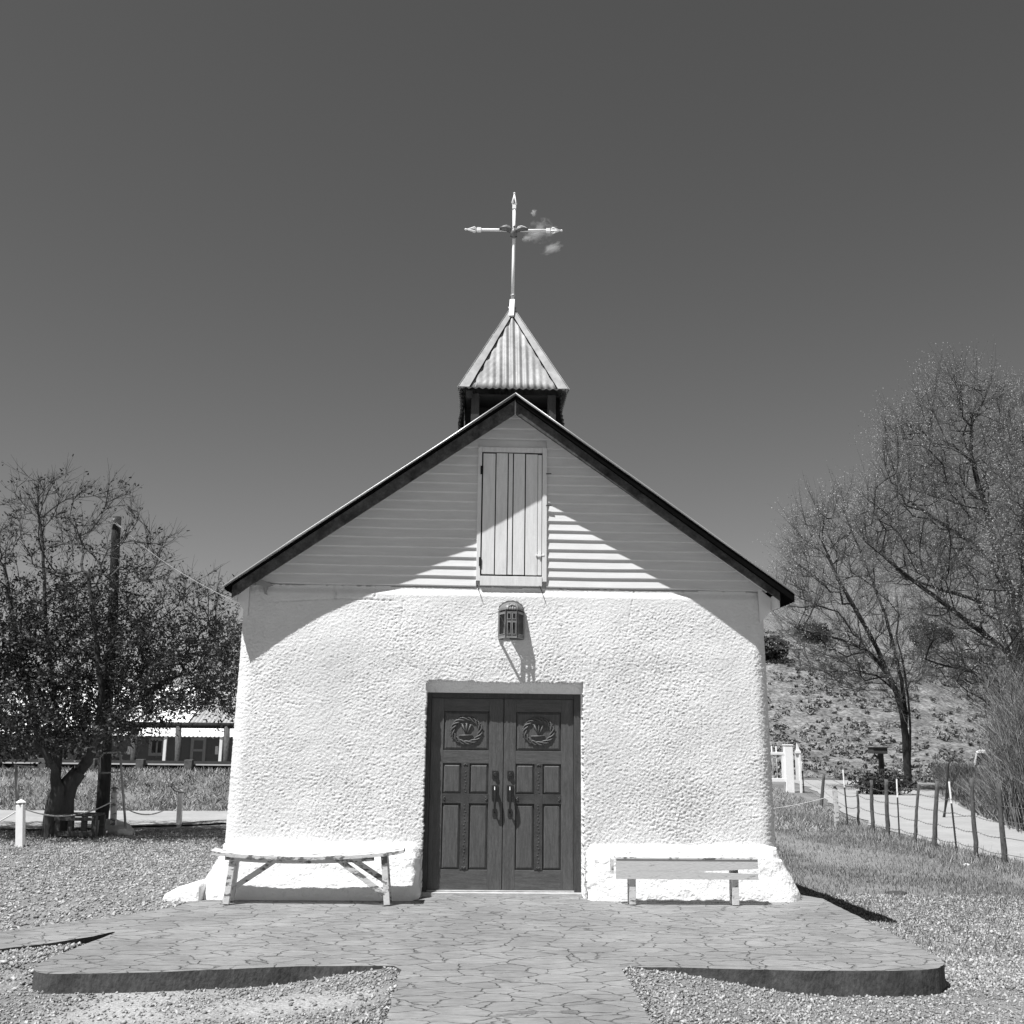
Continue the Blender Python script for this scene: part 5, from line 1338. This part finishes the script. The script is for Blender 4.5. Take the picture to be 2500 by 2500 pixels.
# ------------------------------------------------------------------ gate, mailbox, cars
GYt = 33.0
gt = thing('gate', 'white picket gate hung on a thick white pillar at the driveway end', 'gate', (P(1895,1905,GYt)[0], GYt, -.5), )
x0, x1 = P(1878,1850,GYt)[0], P(1915,1850,GYt)[0]
def zq(py): return P(1900,py,GYt)[2]
mb = MB(); mb.box(x0-2.2,x1,GYt-.05,GYt+.0,zq(1843),zq(1836)); mb.build('top_rail', M['white'], gt, bevel=.01)
mb = MB(); mb.box(x0-2.2,x1,GYt-.05,GYt+.0,zq(1909),zq(1900)); mb.build('bottom_rail', M['white'], gt, bevel=.01)
for k in range(9):
    x = P(1887,1850,GYt)[0]-.19+.19*(1-k)+.16; mb = MB(); mb.tube([(x,GYt+.02,zq(1905)),(x,GYt+.02,zq(1824)),(x,GYt+.02,zq(1822))], [.026,.026,.012], 8); mb.build('picket', M['white'], gt, True)
mb = MB(); mb.box(x1-.13,x1-.001,GYt-.04,GYt+.04,zq(1908),zq(1838)); mb.build('end_stile', M['white'], gt)
pi_ = thing('gate_pillar', 'thick white square pillar between the picket gate and the pale wing panel', 'pillar', (P(1926,1926,GYt)[0], GYt, -.5))
xp0, xp1 = P(1916,1870,GYt)[0], P(1936,1870,GYt)[0]; mb = MB(); mb.box(xp0,xp1,GYt-.1,GYt+.2,-.6,zq(1820)); mb.build('shaft', M['white'], pi_, bevel=.015)
mb = MB(); mb.box(xp0-.02,xp1+.02,GYt-.12,GYt+.22,zq(1820)+.001,zq(1820)+.05); mb.build('cap', M['white'], pi_, bevel=.01)
wg = thing('wing_panel', 'pale board wing panel with pointed top right of the white gate pillar', 'panel', (P(1945,1926,GYt)[0], GYt-.3, -.5))
xq = P(1948,1870,GYt)[0]
mb = MB(); mb.box(xp1+.02,xq-.04,GYt-.30,GYt-.27,zq(1905),zq(1836)); mb.build('board', M['soffit'], wg)
mb = MB(); mb.box(xq-.04,xq+.03,GYt-.34,GYt-.26,-.6,zq(1834)); mb.build('stile', M['white'], wg)
mb = MB(); mb.box(xp1+.01,xq+.05,GYt-.36,GYt-.31,zq(1838),zq(1832)); mb.build('rail', M['white'], wg)
mb = MB(); mb.prism([(xp1+.06,zq(1832)),(xq+.02,zq(1832)),((xp1+xq)/2,zq(1813))], lambda u,v,t:(u,t,v), GYt-.33, GYt-.28); mb.build('point', M['white'], wg)

MBY = 32.5; mbx = thing('mailbox', 'dark wooden mailbox on a braced post beside the slender tree', 'mailbox', P(2150,1905,MBY))
a, b = P(2126,1840,MBY), P(2160,1826,MBY); mb = MB(); mb.box(a[0],b[0],MBY-.3,MBY+.3,a[2],b[2]); mb.build('box', M['mbox'], mbx, bevel=.02)
mb = MB(); mb.box(a[0]-.03,b[0]+.03,MBY-.34,MBY+.34,b[2]+.001,b[2]+.04); mb.build('lid', M['mbox'], mbx)
c = P(2152,1870,MBY); mb = MB(); mb.box(c[0]-.09,c[0]+.09,MBY-.09,MBY+.09,-.6,a[2]-.002); mb.build('post', M['mbox'], mbx, bevel=.01)
mb = MB(); mb.bar(P(2134,1842,MBY), P(2150,1856,MBY), .08, .08); mb.build('brace', M['mbox'], mbx)
for px, w_, lab in ((2135,2.0,'dark low bush at the foot of the mailbox, left part'),(2172,2.4,'dark low bush between the mailbox post and the slender tree')):
    p = P(px,1912,MBY-.6); p[2] = -.5; bush('low_bush', lab, 'bush', p, w_, .95, 900, .11, M['junip'], 'low bushes by the mailbox')

def car(px, py, Y, paint, label, s=1.0, rot=0):
    c = P(px, py, Y); c[2] = -.5; t = thing('parked_car', label, 'car', c)
    x, y, z = c; w_ = .92*s
    mb = MB(); pf = [(-w_,.35),(-w_*1.0,.75),(-w_*.97,1.02),(w_*.97,1.02),(w_,.75),(w_,.35)]; mb.prism(pf, lambda u,v,q:(x+u,y+q,z+v), 0, 4.4); mb.build('body', paint, t, bevel=.05)
    mb = MB(); pf = [(-w_*.96,1.022),(-w_*.76,1.72),(-w_*.6,1.80),(w_*.6,1.80),(w_*.76,1.72),(w_*.96,1.022)]; mb.prism(pf, lambda u,v,q:(x+u,y+q*(1-.10*(v-1)),z+v), .12, 3.2); cb = mb.build('cabin', paint, t, bevel=.04)
    mb = MB(); pf = [(-w_*.84,1.05),(-w_*.70,1.64),(w_*.70,1.64),(w_*.84,1.05)]; mb.prism(pf, lambda u,v,q:(x+u,y+q,z+v), .06, .117); mb.build('rear_window', M['glass'], cb)
    for sd in (-1, 1):
        mb = MB(); mb.lathe((x+sd*(w_-.12),y+.75,z+.34), [(.2,-.11),(.34,-.10),(.34,.10),(.2,.11)], 20, 'x'); wh = mb.build('wheel', M['tyre'], t); 
        mb = MB(); mb.lathe((x+sd*(w_-.12),y+3.5,z+.34), [(.2,-.11),(.34,-.10),(.34,.10),(.2,.11)], 20, 'x'); wh = mb.build('wheel', M['tyre'], t)
        mb = MB(); mb.box(x+sd*w_*.9-.08,x+sd*w_*.9+.08,y-.03,y-.002,z+.75,z+.98); mb.build('tail_light', M['bark2'], t)
    mb = MB(); mb.box(x-w_,x+w_,y-.10,y-.003,z+.38,z+.58); mb.build('bumper', M['chrome'], t, bevel=.03)
    t.rotation_euler.z = -math.atan2(x-CAM[0], y-CAM[1])
car(2424,1880,40, M['car'], 'white parked car seen from behind through the thicket')
car(2535,1888,42, M['cardark'], 'dark parked car at the right edge behind the thicket')

# bits lying on the ground
def slabstone(px, py, Y, w_, h_, d_, label, m, nm='dark_ground_lump', cat='stone'):
    c = P(px, py, Y); c[2] = float(gz(c[0], c[1])); n = 40; V = unit(n)*np.array([w_/2, d_/2, h_])*(1+.1*RNG.normal(size=(n,1)))+c
    bm = bmesh.new(); [bm.verts.new(p) for p in V]; bmesh.ops.convex_hull(bm, input=bm.verts[:]); bmesh.ops.delete(bm, geom=[v for v in bm.verts if not v.link_faces], context='VERTS')
    me = bpy.data.meshes.new(nm); bm.to_mesh(me); bm.free(); me.materials.append(m); o = bpy.data.objects.new(nm, me); COL.objects.link(o); tag(o, label, cat)
q = G(2187,2176,-.42); slabstone(2187,2176,q[1], .34, .05, .30, 'dark flat lump standing for a hole in the pale patch on the right-hand gravel', M['bark'])  # dark lump put in where the gravel mound has a hole
q = G(2360,2112,-.48); slabstone(2360,2112,q[1], .15, .03, .08, 'small white stone near the foot of the wire fence', M['white'], 'pale_stone')
q = G(2325,2137,-.47); slabstone(2325,2137,q[1], .12, .05, .10, 'small dark stone in the grass left of the nearest fence posts', M['bark'])

# ------------------------------------------------------------------ small clouds, far away
def cloudmat(seed):
    m = bpy.data.materials.new('thin_cloud'); m.use_nodes = True; n = m.node_tree; N = n.nodes; L = n.links; N.clear()
    o = N.new('ShaderNodeOutputMaterial'); v = N.new('ShaderNodeVolumePrincipled'); L.new(v.outputs[0], o.inputs['Volume']); v.inputs['Color'].default_value = (1,1,1,1); v.inputs['Anisotropy'].default_value = .2
    tc = N.new('ShaderNodeTexCoord'); ns = N.new('ShaderNodeTexNoise'); ns.noise_dimensions = '4D'; ns.inputs['W'].default_value = seed; ns.inputs['Scale'].default_value = 1.3; ns.inputs['Detail'].default_value = 4; ns.inputs['Roughness'].default_value = .6; L.new(tc.outputs['Object'], ns.inputs['Vector'])
    ln = N.new('ShaderNodeVectorMath'); ln.operation = 'LENGTH'; L.new(tc.outputs['Object'], ln.inputs[0])
    a = N.new('ShaderNodeMath'); a.operation = 'MULTIPLY_ADD'; a.inputs[1].default_value = -.42; L.new(ln.outputs['Value'], a.inputs[0]); L.new(ns.outputs[0], a.inputs[2])
    r = N.new('ShaderNodeMapRange'); r.inputs[1].default_value = .20; r.inputs[2].default_value = .42; r.inputs[3].default_value = 0; r.inputs[4].default_value = .10; L.new(a.outputs[0], r.inputs[0]); L.new(r.outputs[0], v.inputs['Density'])
    return m
CD = 1200.
for i, (px, py, wx, wy, rot, lab) in enumerate(((1322,562,40,34,-.5,'wispy pale cloud right behind the right arm of the roof cross'),(1348,605,34,17,-.5,'slanted pale cloud puff below the right arm of the roof cross'),(1302,519,11,9,0,'tiny faint cloud puff between the top and right arm of the cross'),(1290,580,22,12,-.3,'faint cloud wisp just below the centre of the cross'),(585,1538,34,22,-.6,'pale cloud low in the sky between the leafy tree and the chapel'))):
    c = P(px, py, CD); k = np.linalg.norm(c-CAM)/F
    bm = bmesh.new(); bmesh.ops.create_icosphere(bm, subdivisions=3, radius=1); me = bpy.data.meshes.new('cloud'); bm.to_mesh(me); bm.free(); me.materials.append(cloudmat(i*3.7+1))
    o = bpy.data.objects.new('cloud', me); COL.objects.link(o); o.location = c; o.scale = (wx*k, 16*k, wy*k); o.rotation_euler = (0, rot, 0); tag(o, lab, 'cloud', 'small clouds')
